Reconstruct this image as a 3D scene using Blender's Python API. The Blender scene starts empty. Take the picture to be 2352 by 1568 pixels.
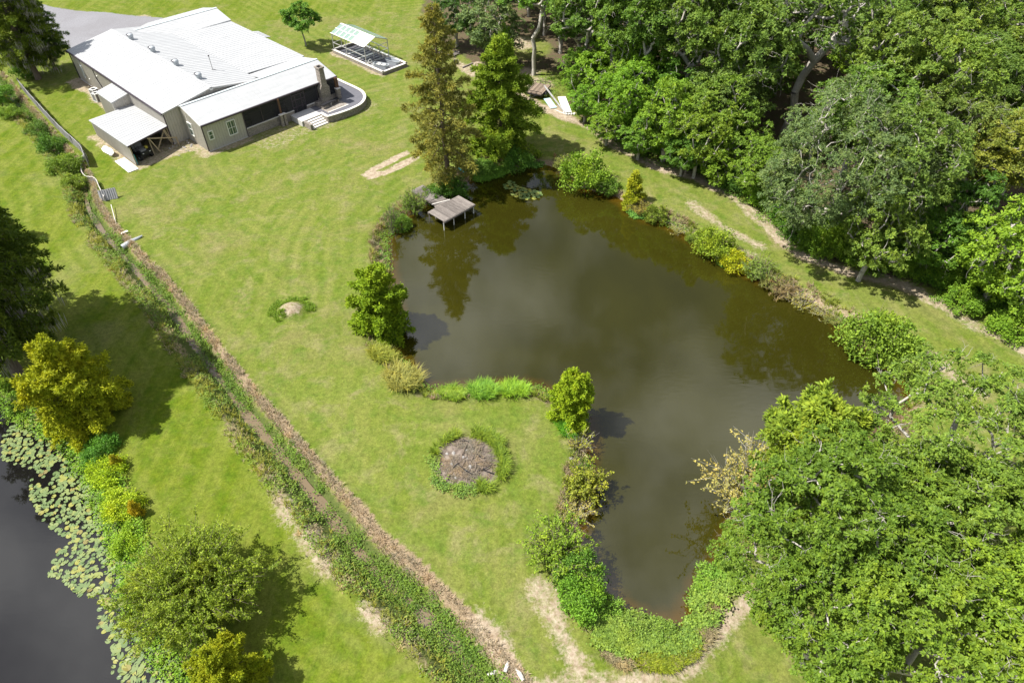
import bpy, math, random
import numpy as np
from mathutils import Vector, Matrix

# ------------------------------------------------------------------ camera, sky, sun, exposure
sc = bpy.context.scene
CAM_H, FPX, PITCH = 38.0, 1576.4, math.radians(43.98)     # metres, focal length in px of a 2352 px wide frame
cam_d = bpy.data.cameras.new('camera'); cam = bpy.data.objects.new('camera', cam_d)
sc.collection.objects.link(cam); sc.camera = cam
cam.location = (0, 0, CAM_H); cam.rotation_euler = (math.pi / 2 - PITCH, 0, 0)
cam_d.sensor_fit = 'HORIZONTAL'; cam_d.sensor_width = 36.0; cam_d.lens = 36.0 * FPX / 2352.0
cam_d.clip_start = 0.5; cam_d.clip_end = 3000

SUN_EL, SUN_TO = math.radians(56.0), math.radians(5.0)   # light travels towards +X, from the left of the picture
sun_d = bpy.data.lights.new('sun', 'SUN'); sun = bpy.data.objects.new('sun', sun_d)
sc.collection.objects.link(sun)
sun_d.energy = 5.0; sun_d.angle = math.radians(0.55); sun_d.color = (1.0, 0.955, 0.87)
light_dir = Vector((math.cos(SUN_TO) * math.cos(SUN_EL), math.sin(SUN_TO) * math.cos(SUN_EL), -math.sin(SUN_EL)))
sun.rotation_euler = light_dir.to_track_quat('-Z', 'Y').to_euler(); sun.location = (-60, 40, 80)

world = bpy.data.worlds.new('World'); sc.world = world; world.use_nodes = True
wn, wl = world.node_tree.nodes, world.node_tree.links
wn.clear()
w_out = wn.new('ShaderNodeOutputWorld'); w_bg = wn.new('ShaderNodeBackground'); w_sky = wn.new('ShaderNodeTexSky')
w_sky.sky_type = 'NISHITA'; w_sky.sun_disc = False; w_sky.sun_elevation = SUN_EL
w_sky.sun_rotation = math.atan2(-light_dir.x, -light_dir.y)
w_sky.air_density = 1.0; w_sky.dust_density = 1.2; w_sky.ozone_density = 1.0
w_bg.inputs['Strength'].default_value = 0.05
# fair-weather clouds all over the sky, as mirrored in the pond
w_tc = wn.new('ShaderNodeTexCoord'); w_n = wn.new('ShaderNodeTexNoise'); w_r = wn.new('ShaderNodeValToRGB'); w_m = wn.new('ShaderNodeMix')
w_n.inputs['Scale'].default_value = 4.4; w_n.inputs['Detail'].default_value = 7.0; w_n.inputs['Roughness'].default_value = 0.55
w_r.color_ramp.elements[0].position = 0.42; w_r.color_ramp.elements[1].position = 0.68
w_m.data_type = 'RGBA'; w_m.inputs['B'].default_value = (17.5, 17.7, 18.1, 1)
wl.new(w_tc.outputs['Generated'], w_n.inputs['Vector']); wl.new(w_n.outputs['Fac'], w_r.inputs['Fac'])
wl.new(w_r.outputs['Color'], w_m.inputs['Factor']); wl.new(w_sky.outputs['Color'], w_m.inputs['A'])
wl.new(w_m.outputs['Result'], w_bg.inputs['Color']); wl.new(w_bg.outputs['Background'], w_out.inputs['Surface'])

vs = sc.view_settings
vs.view_transform = 'Standard'; vs.look = 'None'; vs.exposure = 0.78; vs.gamma = 1.0; vs.use_curve_mapping = False
sc.render.engine = 'CYCLES'
sc.cycles.use_denoising = True
sc.cycles.max_bounces = 6; sc.cycles.diffuse_bounces = 3; sc.cycles.glossy_bounces = 3
sc.cycles.transmission_bounces = 4; sc.cycles.transparent_max_bounces = 8; sc.cycles.caustics_reflective = False; sc.cycles.caustics_refractive = False

# ------------------------------------------------------------------ helpers: places, noise, meshes
COL = sc.collection
CF = np.array([0, math.cos(PITCH), -math.sin(PITCH)]); CU = np.array([0, math.sin(PITCH), math.cos(PITCH)])

def G(x, y, z=0.0):
    """point at height z seen at (x, y) of a 2352 x 1568 picture (used to survey the site)"""
    d = CF + np.array([1, 0, 0]) * (x - 1176) / FPX - CU * (y - 784) / FPX
    return np.array([0, 0, CAM_H]) + d * ((z - CAM_H) / d[2])

def GL(pts, z=0.0): return np.array([G(x, y, z) for x, y in pts])

def height_to(base, ytop):
    """height above base whose top shows at picture row ytop"""
    t = (784 - ytop) / FPX
    a = CF + CU * t
    return CAM_H + a[2] * base[1] / a[1]

def vnoise(x, y, s, seed=0):
    r = np.random.RandomState(seed).rand(256, 256)
    u, v = np.asarray(x) / s + 1000.3, np.asarray(y) / s + 1000.7
    i, j = np.floor(u).astype(int), np.floor(v).astype(int); a, b = u - i, v - j
    a, b = a * a * (3 - 2 * a), b * b * (3 - 2 * b)
    g = lambda p, q: r[p % 256, q % 256]
    return (g(i, j) * (1 - a) + g(i + 1, j) * a) * (1 - b) + (g(i, j + 1) * (1 - a) + g(i + 1, j + 1) * a) * b

def fbm(x, y, s, seed=0, o=3): return sum(vnoise(x, y, s / 2 ** k, seed + k) * 0.5 ** k for k in range(o)) / sum(0.5 ** k for k in range(o))

def dist_line(X, Y, P):
    """distance to polyline P, position along it 0..1, side (+ = left of the direction)"""
    best = np.full(X.shape, 1e9); side = np.zeros(X.shape); tt = np.zeros(X.shape); n = len(P) - 1
    for k in range(n):
        ax, ay = P[k][:2]; bx, by = P[k + 1][:2]; dx, dy = bx - ax, by - ay; l2 = dx * dx + dy * dy + 1e-9
        t = np.clip(((X - ax) * dx + (Y - ay) * dy) / l2, 0, 1)
        d = np.hypot(X - ax - t * dx, Y - ay - t * dy); m = d < best
        best = np.where(m, d, best); side = np.where(m, np.sign(dx * (Y - ay) - dy * (X - ax)), side); tt = np.where(m, (k + t) / n, tt)
    return best, tt, side

def inside(X, Y, P):
    r = np.zeros(X.shape, bool); n = len(P)
    for k in range(n):
        ax, ay = P[k][:2]; bx, by = P[(k + 1) % n][:2]
        if ay == by: continue
        r ^= ((ay > Y) != (by > Y)) & (X < (bx - ax) * (Y - ay) / (by - ay) + ax)
    return r

def sdist(X, Y, P):
    """signed distance to closed outline, negative inside"""
    d, _, _ = dist_line(X, Y, list(P) + [P[0]]); return np.where(inside(X, Y, P), -d, d)

def sstep(a, b, x): t = np.clip((x - a) / (b - a), 0, 1); return t * t * (3 - 2 * t)

def smooth(P, n=4, closed=True):
    P = np.asarray(P, float); out = []; m = len(P)
    for k in range(m if closed else m - 1):
        p0, p1, p2, p3 = (P[(k - 1) % m], P[k], P[(k + 1) % m], P[(k + 2) % m]) if closed else (P[max(k - 1, 0)], P[k], P[k + 1], P[min(k + 2, m - 1)])
        for i in range(n):
            t = i / n
            out.append(0.5 * (2 * p1 + (p2 - p0) * t + (2 * p0 - 5 * p1 + 4 * p2 - p3) * t * t + (3 * p1 - p0 - 3 * p2 + p3) * t ** 3))
    if not closed: out.append(P[-1])
    return np.array(out)

def mesh_np(name, V, F, mats=(), smooth_=False, mi=None):
    """mesh from arrays; F is (m,3) or (m,4)"""
    me = bpy.data.meshes.new(name); V = np.ascontiguousarray(V, np.float32); F = np.ascontiguousarray(F, np.int32); k = F.shape[1]
    me.vertices.add(len(V)); me.vertices.foreach_set('co', V.ravel())
    me.loops.add(F.size); me.loops.foreach_set('vertex_index', F.ravel())
    me.polygons.add(len(F)); me.polygons.foreach_set('loop_start', np.arange(0, F.size, k, dtype=np.int32))
    me.polygons.foreach_set('use_smooth', np.full(len(F), smooth_))
    if mi is not None: me.polygons.foreach_set('material_index', np.asarray(mi, np.int32))
    for m in mats: me.materials.append(m)
    me.update(calc_edges=True); return me

def link(name, me, parent=None, loc=None, rz=None, scale=None):
    o = bpy.data.objects.new(name, me); COL.objects.link(o)
    if parent is not None: o.parent = parent
    if loc is not None: o.location = loc
    if rz is not None: o.rotation_euler = (0, 0, rz)
    if scale is not None: o.scale = scale
    return o

def tag(o, label=None, cat=None, group=None, kind=None):
    if label: o['label'] = label
    if cat: o['category'] = cat
    if group: o['group'] = group
    if kind: o['kind'] = kind
    return o

def empty(name, loc=(0, 0, 0), rz=0.0, label=None, cat=None, group=None):
    o = bpy.data.objects.new(name, None); COL.objects.link(o); o.location = loc; o.rotation_euler = (0, 0, rz); o.empty_display_size = 0.3
    return tag(o, label, cat, group)

class MB:
    """collects boxes, prisms and tubes of one piece into one mesh"""
    def __init__(s): s.v, s.f = [], []
    def add(s, V, F):
        b = len(s.v); s.v += [tuple(map(float, p)) for p in V]; s.f += [tuple(i + b for i in q) for q in F]; return s
    def box(s, a, b):
        (x0, y0, z0), (x1, y1, z1) = a, b
        return s.add([(x0, y0, z0), (x1, y0, z0), (x1, y1, z0), (x0, y1, z0), (x0, y0, z1), (x1, y0, z1), (x1, y1, z1), (x0, y1, z1)],
                     [(3, 2, 1, 0), (4, 5, 6, 7), (0, 1, 5, 4), (1, 2, 6, 5), (2, 3, 7, 6), (3, 0, 4, 7)])
    def bar(s, p, q, w, h=None, up=(0, 0, 1)):
        """rectangular bar from p to q"""
        p, q = np.array(p, float), np.array(q, float); h = h or w; d = (q - p) / np.linalg.norm(q - p); u = np.array(up, float)
        if abs(d @ u) > 0.95: u = np.array([1, 0, 0.])
        x = np.cross(d, u); x /= np.linalg.norm(x); y = np.cross(x, d)
        V = [e + x * sx * w / 2 + y * sy * h / 2 for e in (p, q) for sx, sy in ((-1, -1), (1, -1), (1, 1), (-1, 1))]
        return s.add(V, [(3, 2, 1, 0), (4, 5, 6, 7), (0, 1, 5, 4), (1, 2, 6, 5), (2, 3, 7, 6), (3, 0, 4, 7)])
    def tube(s, P, r, n=8, cap=True):
        P = [np.array(p, float) for p in P]; r = [r] * len(P) if np.isscalar(r) else r; V, F = [], []
        for i, p in enumerate(P):
            d = P[min(i + 1, len(P) - 1)] - P[max(i - 1, 0)]; d /= np.linalg.norm(d); u = np.array([0, 0, 1.]) if abs(d[2]) < 0.9 else np.array([1., 0, 0])
            x = np.cross(d, u); x /= np.linalg.norm(x); y = np.cross(x, d)
            V += [p + r[i] * (math.cos(a) * x + math.sin(a) * y) for a in np.arange(n) * 2 * math.pi / n]
        for i in range(len(P) - 1):
            for k in range(n): F.append((i * n + k, i * n + (k + 1) % n, (i + 1) * n + (k + 1) % n, (i + 1) * n + k))
        if cap: F += [tuple(range(n))[::-1], tuple(range((len(P) - 1) * n, len(P) * n))]
        return s.add(V, F)
    def lathe(s, c, prof, n=16):
        V = [(c[0] + r * math.cos(a), c[1] + r * math.sin(a), c[2] + z) for r, z in prof for a in np.arange(n) * 2 * math.pi / n]
        F = [(i * n + k, i * n + (k + 1) % n, (i + 1) * n + (k + 1) % n, (i + 1) * n + k) for i in range(len(prof) - 1) for k in range(n)]
        return s.add(V, F + [tuple(range(n))[::-1], tuple(range((len(prof) - 1) * n, len(prof) * n))])
    def prism(s, P, z0, z1):
        n = len(P); V = [(p[0], p[1], z0) for p in P] + [(p[0], p[1], z1) for p in P]
        return s.add(V, [tuple(range(n))[::-1], tuple(range(n, 2 * n))] + [(k, (k + 1) % n, n + (k + 1) % n, n + k) for k in range(n)])
    def slab(s, a, b, c, d, t):
        """quad a b c d thickened downwards by t"""
        T = [np.array(p, float) for p in (a, b, c, d)]; Bm = [p - np.array([0, 0, t]) for p in T]
        return s.add(T + Bm, [(0, 1, 2, 3), (7, 6, 5, 4), (0, 4, 5, 1), (1, 5, 6, 2), (2, 6, 7, 3), (3, 7, 4, 0)])
    def ribbed(s, a, b, c, d, pitch, w, h, t=0.0):
        """sheet from edge ab to edge dc with ribs running from ab to dc; ribs rise along the sheet normal"""
        a, b, c, d = (np.array(p, float) for p in (a, b, c, d)); n = np.cross(b - a, d - a); n /= np.linalg.norm(n)
        L = np.linalg.norm(b - a); st = []; x = 0.0
        while x < L - 1e-6:
            st += [(x, 0), (min(x + pitch - 2 * w, L), 0)]
            if x + pitch < L: st += [(x + pitch - 1.6 * w, h), (x + pitch - 0.4 * w, h)]
            x += pitch
        if st[-1][0] < L - 1e-6: st.append((L, 0))
        V, F = [], []
        for q, o in st: V += [a + (b - a) * q / L + n * o, d + (c - d) * q / L + n * o]
        for k in range(len(st) - 1): F.append((2 * k, 2 * k + 2, 2 * k + 3, 2 * k + 1))
        return s.add(V, F)
    def build(s, name, mat, parent=None, loc=None, rz=None, smooth_=False):
        me = bpy.data.meshes.new(name); me.from_pydata(s.v, [], s.f); me.materials.append(mat)
        if smooth_: me.polygons.foreach_set('use_smooth', [True] * len(me.polygons))
        me.update(); return link(name, me, parent, loc, rz)

# ------------------------------------------------------------------ materials
class NT:
    def __init__(s, name):
        s.m = bpy.data.materials.new(name); s.m.use_nodes = True; s.t = s.m.node_tree; s.n = s.t.nodes; s.n.clear()
        s.out = s.n.new('ShaderNodeOutputMaterial')
    def new(s, t, **kw):
        n = s.n.new('ShaderNode' + t)
        for k, v in kw.items(): setattr(n, k, v)
        return n
    def put(s, sock, v):
        if isinstance(v, bpy.types.NodeSocket): s.t.links.new(v, sock)
        elif v is not None: sock.default_value = (*v, 1) if isinstance(v, (tuple, list)) and len(v) == 3 and sock.type == 'RGBA' else v
    def coord(s, kind='Object'): return s.new('TexCoord').outputs[kind]
    def mapv(s, v, scale=(1, 1, 1), rot=(0, 0, 0), loc=(0, 0, 0)):
        n = s.new('Mapping'); s.put(n.inputs['Vector'], v); n.inputs['Scale'].default_value = scale; n.inputs['Rotation'].default_value = rot; n.inputs['Location'].default_value = loc
        return n.outputs[0]
    def noise(s, v, scale, detail=4, rough=0.55, dist=0.0):
        n = s.new('TexNoise'); s.put(n.inputs['Vector'], v); n.inputs['Scale'].default_value = scale; n.inputs['Detail'].default_value = detail
        n.inputs['Roughness'].default_value = rough; n.inputs['Distortion'].default_value = dist; return n.outputs['Fac']
    def ramp(s, f, *st):
        n = s.new('ValToRGB'); s.put(n.inputs[0], f); e = n.color_ramp.elements
        while len(e) < len(st): e.new(0.5)
        for q, (p, c) in zip(e, st): q.position = p; q.color = (*c, 1) if isinstance(c, tuple) else (c, c, c, 1)
        return n.outputs[0]
    def mix(s, f, a, b, bt='MIX'):
        n = s.new('Mix', data_type='RGBA', blend_type=bt); s.put(n.inputs[0], f); s.put(n.inputs[6], a); s.put(n.inputs[7], b); return n.outputs[2]
    def math(s, op, a, b=None, c=None, clamp=False):
        n = s.new('Math', operation=op, use_clamp=clamp); s.put(n.inputs[0], a); s.put(n.inputs[1], b); s.put(n.inputs[2], c); return n.outputs[0]
    def bump(s, h, strength=0.4, dist=0.05, normal=None):
        n = s.new('Bump'); s.put(n.inputs['Height'], h); n.inputs['Strength'].default_value = strength; n.inputs['Distance'].default_value = dist
        if normal: s.put(n.inputs['Normal'], normal)
        return n.outputs[0]
    def pbsdf(s, col, rough=0.7, spec=0.3, metal=0.0, normal=None, ior=None):
        n = s.new('BsdfPrincipled'); s.put(n.inputs['Base Color'], col); s.put(n.inputs['Roughness'], rough); s.put(n.inputs['Metallic'], metal)
        s.put(n.inputs['Specular IOR Level'], spec)
        if ior: n.inputs['IOR'].default_value = ior
        if normal: s.put(n.inputs['Normal'], normal)
        return n.outputs[0]
    def done(s, sh): s.put(s.out.inputs['Surface'], sh); return s.m

def plain(name, col, rough=0.6, metal=0.0, var=0.12, scale=6.0, spec=0.3, bump=0.0, dirt=None):
    t = NT(name); c = t.coord(); n = t.noise(c, scale, 5)
    k = t.mix(n, tuple(x * (1 - var) for x in col), tuple(min(1, x * (1 + var)) for x in col))
    if dirt: k = t.mix(t.ramp(t.noise(c, scale * 0.37, 5), (0.52, 0.0), (0.75, 1.0)), k, dirt)
    nm = t.bump(t.noise(c, scale * 6, 4), bump, 0.02) if bump else None
    return t.done(t.pbsdf(k, rough, spec, metal, nm))

def leaf_mat(name, mult=(1.50, 1.56, 1.02), trans=0.29, gloss=0.25, hue=0.5):
    """leaf colour comes from the object's own colour, varied per leaf and per clump"""
    t = NT(name); oi = t.new('ObjectInfo'); geo = t.new('NewGeometry'); c = t.coord()
    clump = t.ramp(t.noise(c, 0.9, 3), (0.3, 0.0), (0.7, 1.0))
    base = t.mix(1.0, oi.outputs['Color'], mult, 'MULTIPLY')
    yellow = t.mix(1.0, base, (1.32, 1.14, 0.62), 'MULTIPLY'); deep = t.mix(1.0, base, (0.66, 0.80, 0.8), 'MULTIPLY')
    k = t.mix(clump, deep, base); k = t.mix(t.ramp(t.noise(t.mapv(c, loc=(9, 4, 2)), 0.55, 4, 0.6), (0.54, 0.0), (0.70, 0.75)), k, t.mix(1.0, base, (1.28, 1.10, 0.75), 'MULTIPLY'))
    rr = t.ramp(geo.outputs['Random Per Island'], (0.0, 0.0), (0.6, 0.25), (1.0, 1.0))
    k = t.mix(t.math('MULTIPLY', rr, hue), k, yellow)
    v = t.math('MULTIPLY_ADD', geo.outputs['Random Per Island'], 0.6, 0.95)
    k = t.mix(1.0, k, t.new('CombineColor').outputs[0] if False else v, 'MULTIPLY')
    p = t.pbsdf(k, 0.55, gloss); tr = t.new('BsdfTranslucent'); t.put(tr.inputs['Color'], t.mix(1.0, k, (1.15, 1.1, 0.55), 'MULTIPLY'))
    ms = t.new('MixShader'); ms.inputs[0].default_value = trans; t.put(ms.inputs[1], p); t.put(ms.inputs[2], tr.outputs[0])
    return t.done(ms.outputs[0])

M = {}
M['leaf'] = leaf_mat('leaf_broad'); M['needle'] = leaf_mat('leaf_needle', trans=0.27, gloss=0.12, hue=0.55); M['blade'] = leaf_mat('grass_blade', trans=0.3, gloss=0.2, hue=0.75); M['straw'] = leaf_mat('dry_blade', (1.05, 1.05, 1.05), 0.2, 0.1, 0.25)

def bark(name, a, b):
    t = NT(name); c = t.coord(); n = t.noise(t.mapv(c, (6, 6, 1.2)), 3, 6, 0.7)
    return t.done(t.pbsdf(t.mix(t.ramp(n, (0.3, 0.0), (0.7, 1.0)), a, b), 0.9, 0.15, normal=t.bump(n, 0.6, 0.05)))
M['bark_grey'] = bark('bark_grey', (0.25, 0.23, 0.20), (0.55, 0.52, 0.47)); M['bark_brown'] = bark('bark_brown', (0.11, 0.085, 0.065), (0.26, 0.21, 0.17))
M['bark_pale'] = bark('bark_pale', (0.42, 0.40, 0.37), (0.72, 0.70, 0.66))
M['moss'] = plain('spanish_moss', (0.33, 0.32, 0.27), 0.95, var=0.3)

# ------------------------------------------------------------------ site survey: outlines of ponds, ditch, paths
WZ = -0.6
POND = smooth(GL([(1062, 438), (1082, 408), (1120, 392), (1165, 386), (1215, 379), (1275, 384), (1305, 402), (1348, 434), (1402, 450), (1440, 474), (1472, 500),
    (1530, 516), (1600, 556), (1645, 586), (1705, 622), (1780, 656), (1850, 690), (1928, 738), (1960, 792), (2022, 822), (2075, 868), (2085, 930), (2030, 985), (1930, 1030), (1830, 1080),
    (1730, 1150), (1680, 1230), (1648, 1302), (1592, 1372), (1582, 1436), (1530, 1436), (1470, 1424), (1415, 1390), (1388, 1345), (1345, 1300), (1328, 1240), (1333, 1180), (1342, 1120),
    (1350, 1050), (1352, 985), (1325, 945), (1262, 908), (1235, 893), (1180, 886), (1100, 888), (1050, 894), (992, 896), (964, 884), (944, 852), (905, 818), (878, 788), (880, 764), (908, 742),
    (905, 700), (898, 640), (890, 600), (884, 560), (905, 528), (935, 490), (965, 474), (988, 458)], WZ)[:, :2], 3)
LPOND = smooth(np.vstack([GL([(-60, 905), (20, 925), (75, 965), (150, 988), (200, 1045), (245, 1130), (278, 1215), (305, 1290), (335, 1400), (395, 1500), (450, 1600), (520, 1760)], WZ)[:, :2],
                          [[-30, 2], [-70, 2], [-75, 38], [-45, 40]]]), 3)
DITCH = smooth(GL([(-60, 130), (5, 195), (42, 243), (92, 303), (150, 372), (190, 425), (204, 480), (235, 530), (270, 572), (310, 620), (350, 660), (395, 715), (440, 780), (490, 850),
    (540, 918), (590, 980), (640, 1040), (682, 1092), (740, 1160), (800, 1238), (860, 1308), (920, 1362), (985, 1425), (1060, 1510), (1120, 1580), (1220, 1700)], -0.7)[:, :2], 4, False)
TRACK = smooth(GL([(1035, 125), (1090, 172), (1150, 192), (1235, 240), (1300, 268), (1362, 302), (1450, 355), (1540, 390), (1620, 415), (1700, 465), (1760, 520), (1830, 580), (1950, 622), (2080, 655), (2200, 722), (2352, 806), (2500, 890)])[:, :2], 3, False)
WOODS = GL([(960, 40), (1020, 108), (1110, 165), (1180, 165), (1270, 225), (1310, 262), (1460, 345), (1640, 410), (1735, 470), (1800, 545), (1900, 605), (2050, 640), (2150, 660), (2352, 780), (2700, 950)])[:, :2]
WOODS = np.vstack([WOODS, [[220, 60], [220, 260], [-20, 260]]])
GRAVEL = GL([(60, 0), (130, 18), (240, 30), (355, 40), (420, 45), (420, 60), (300, 66), (235, 90), (165, 112), (128, 108), (95, 70)])[:, :2]
SAND_E = [GL(p)[:, :2] for p in ([(1530, 505), (1590, 535), (1650, 560), (1720, 590)], [(1590, 470), (1660, 520), (1740, 560)], [(1760, 625), (1850, 670), (1930, 715), (1975, 745)], [(2110, 795), (2190, 855), (2260, 905)], [(2050, 770), (2100, 800)])]
SAND_S = [GL(p)[:, :2] for p in ([(1195, 1590), (1340, 1585), (1500, 1560), (1590, 1515), (1650, 1450), (1700, 1395), (1740, 1370)], [(1240, 1350), (1290, 1450), (1330, 1530)], [(1095, 1430), (1150, 1500), (1180, 1560)],
    [(700, 1215), (720, 1250), (755, 1300)], [(640, 1140), (670, 1185)], [(845, 1395), (880, 1430)])]
RUTS = [GL(p)[:, :2] for p in ([(838, 403), (870, 384), (905, 366), (932, 352)], [(852, 408), (890, 395), (925, 378), (955, 362)], [(842, 404), (866, 398)])]
SAND_MOUND, BURN = G(670, 716)[:2], G(1075, 1062)[:2]
HTH = math.radians(46.48); HO = np.array([-38.326, 71.607]); HC, HS = math.cos(HTH), math.sin(HTH)
def hw(u, v): return np.array([HO[0] + HC * u - HS * v, HO[1] + HS * u + HC * v])
def to_house(X, Y): a, b = X - HO[0], Y - HO[1]; return HC * a + HS * b, -HS * a + HC * b
def ditch_hw(t): return 1.15 + 0.75 * sstep(0.3, 0.95, t)

def ground_z(X, Y):
    X, Y = np.asarray(X, float), np.asarray(Y, float)
    z = (fbm(X, Y, 14, 3) - 0.5) * 0.22 + (fbm(X, Y, 2.5, 9) - 0.5) * 0.05
    u, v = to_house(X, Y); flat = sstep(3, 0, np.maximum(np.maximum(-6 - u, u - 33), np.maximum(-9 - v, v - 30)))
    z = z * (1 - flat)
    jag = (fbm(X, Y, 1.6, 21) - 0.5) * 0.7
    for P, zb in ((POND, -2.4), (LPOND, -2.4)):
        s = sdist(X, Y, P) + jag
        prof = np.where(s > 0, WZ - 0.06 + (0.06 - WZ) * sstep(0, 1.5, s), WZ - 0.06 + (zb - WZ) * sstep(0, 4.0, -s))
        z = np.where(s < 1.5, np.where(s > 0, prof + z * sstep(0, 1.5, s), prof), z)
    d, t, sd = dist_line(X, Y, DITCH); w = ditch_hw(t); d = d + jag * 0.5
    z = z - 0.85 * sstep(1.0, 0.12, d / w) + 0.12 * np.exp(-((d / w - 1.05) / 0.2) ** 2)
    m = np.hypot(X - SAND_MOUND[0], (Y - SAND_MOUND[1])); z = z + 0.75 * sstep(1.6, 0.1, m + jag * 0.4)
    m = np.hypot(X - BURN[0], (Y - BURN[1])); z = z + 0.3 * sstep(2.4, 0.4, m) * (0.6 + 0.8 * fbm(X, Y, 0.7, 33))
    return z
def gz(x, y): return float(ground_z(np.array([x]), np.array([y]))[0])

def lines(lo, hi, step, far):
    a = list(np.arange(lo, hi + 1e-6, step)); s = step
    while a[-1] < far: s *= 1.45; a.append(a[-1] + s)
    s = step
    while a[0] > -far: s *= 1.45; a.insert(0, a[0] - s)
    return np.array(a)
gx, gy = lines(-84, 88, 0.42, 900), lines(7, 124, 0.42, 900)
GX, GY = np.meshgrid(gx, gy); nx, ny = len(gx), len(gy)
ZZ = ground_z(GX, GY)
I = np.arange(nx * ny).reshape(ny, nx)
gF = np.stack([I[:-1, :-1].ravel(), I[:-1, 1:].ravel(), I[1:, 1:].ravel(), I[1:, :-1].ravel()], 1)

# what grows or lies where: bare soil, dry straw, rough weeds, gravel / leaf litter, lush lawn, shallow, ash
dP, dL = sdist(GX, GY, POND), sdist(GX, GY, LPOND); dD, tD, sD = dist_line(GX, GY, DITCH); wD = ditch_hw(tD)
dT, tT, _ = dist_line(GX, GY, TRACK); sW = sdist(GX, GY, WOODS); sG = sdist(GX, GY, GRAVEL)
hu, hv = to_house(GX, GY); nz = fbm(GX, GY, 2.2, 51); nzs = fbm(GX, GY, 5.5, 57)
dirt = sstep(1.15, 0.3, dT + (nz - 0.5) * 1.3) * (0.55 + 0.7 * nzs)
for P in SAND_E: dirt = np.maximum(dirt, (0.55 + 0.55 * nz) * sstep(1.35, 0.1, dist_line(GX, GY, P)[0] + (nz - 0.5) * 1.6))
for P in SAND_S: dirt = np.maximum(dirt, (0.62 + 0.5 * nz) * sstep(1.35, 0.1, dist_line(GX, GY, P)[0] + (nz - 0.5) * 1.2))
for P in RUTS: dirt = np.maximum(dirt, sstep(0.62, 0.3, dist_line(GX, GY, P)[0] + (nz - 0.5) * 0.5))
dirt = np.maximum(dirt, 0.8 * sstep(1.25, 0.8, np.hypot(GX - SAND_MOUND[0], GY - SAND_MOUND[1]) + (nz - 0.5) * 0.6))
box_d = lambda u0, u1, v0, v1: np.maximum(np.maximum(u0 - hu, hu - u1), np.maximum(v0 - hv, hv - v1))
dirt = np.maximum(dirt, 0.9 * sstep(0.9, 0.2, box_d(-1.2, 0.5, 13.5, 25.5) + (nz - 0.5) * 1.4))
dirt = np.maximum(dirt, 0.8 * sstep(0.9, 0.1, box_d(-5.6, 2.2, -2.6, 8.5) + (nz - 0.5) * 1.8))
dirt = np.maximum(dirt, 0.75 * sstep(0.7, 0.1, box_d(0.8, 6.5, -5.2, 0) + (nz - 0.5) * 1.2))
dirt = np.maximum(dirt, 0.5 * sstep(0.6, 0.1, box_d(6.5, 22.5, -8.9, 0) + (nz - 0.5) * 1.2))
dirt = np.maximum(dirt, 0.8 * sstep(0.7, 0.2, box_d(28.0, 32.4, -2.5, 8.8) + (nz - 0.5) * 1.2))
for x, y, r in ((1200, 100, 3.2), (1235, 190, 3.5), (1280, 250, 2.0), (1090, 150, 1.6), (1210, 165, 3.0), (440, 8, 0), (1245, 215, 2.5), (320, 42, 2.6), (1410, 60, 2.5), (1310, 40, 3.0)):
    c = G(x, y)
    if r: dirt = np.maximum(dirt, 0.85 * sstep(r, r * 0.4, np.hypot(GX - c[0], GY - c[1]) + (nz - 0.5) * 3))
shore = sstep(1.9, 0.3, np.minimum(dP, dL) + (nz - 0.5) * 1.2)
dirt = np.maximum(dirt, 0.5 * sstep(0.9, 0.2, np.minimum(dP, dL) + (nzs - 0.4) * 2.0))
right_bank = (sD > 0)
dry = np.where(right_bank, (0.55 + 0.6 * nzs) * sstep(0.15, 0.3, tD) * sstep(0.5, 0.7, dD / wD) * sstep(1.2, 0.92, dD / wD + (nz - 0.5) * 0.45), 0.55 * sstep(0.62, 0.85, dD / wD) * sstep(1.35, 1.05, dD / wD) * sstep(0.35, 0.6, nzs))
dry = np.maximum(dry, shore * sstep(0.3, 0.6, nzs) * 0.9)
dry = np.maximum(dry, 0.6 * sstep(1.7, 0.5, dT + (nz - 0.5)) * sstep(0.35, 0.6, nzs))
rough = np.where(right_bank, sstep(0.75, 0.3, dD / wD), sstep(1.15, 0.75, dD / wD + (nz - 0.5) * 0.5)); rough = np.maximum(rough, shore * 0.7)
gravel = sstep(0.5, -0.3, sG + (nz - 0.5) * 1.2)
litter = sstep(1.0, -1.5, sW + (nz - 0.5) * 2.5)
for x, y, r in ((1245, 200, 7.5), (1200, 110, 6)): c = G(x, y); litter = litter * (1 - 0.75 * sstep(r, r * 0.5, np.hypot(GX - c[0], GY - c[1])))
lush = np.where(right_bank, 0.0, sstep(0.6, 2.5, dD)); lush = np.maximum(lush, 0.9 * sstep(4, 14, hv - 26 + 0.55 * np.maximum(hu - 12, 0)) )
lush = np.maximum(lush, 0.75 * sstep(0.5, 0, box_d(-9, -1.5, -3, 26)))
ash = sstep(2.6, 1.9, np.hypot(GX - BURN[0], GY - BURN[1]) + (nz - 0.5) * 0.8)
gme = mesh_np('ground', np.stack([GX.ravel(), GY.ravel(), ZZ.ravel()], 1), gF, (), True)
for nm, a in (('zone_a', (dirt, dry, rough, gravel)), ('zone_b', (litter, lush, ash, np.minimum(np.abs(dP), dD * 1.0)))):
    at = gme.color_attributes.new(nm, 'FLOAT_COLOR', 'POINT'); at.data.foreach_set('color', np.stack([q.ravel() for q in a], 1).astype(np.float32).ravel())

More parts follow.
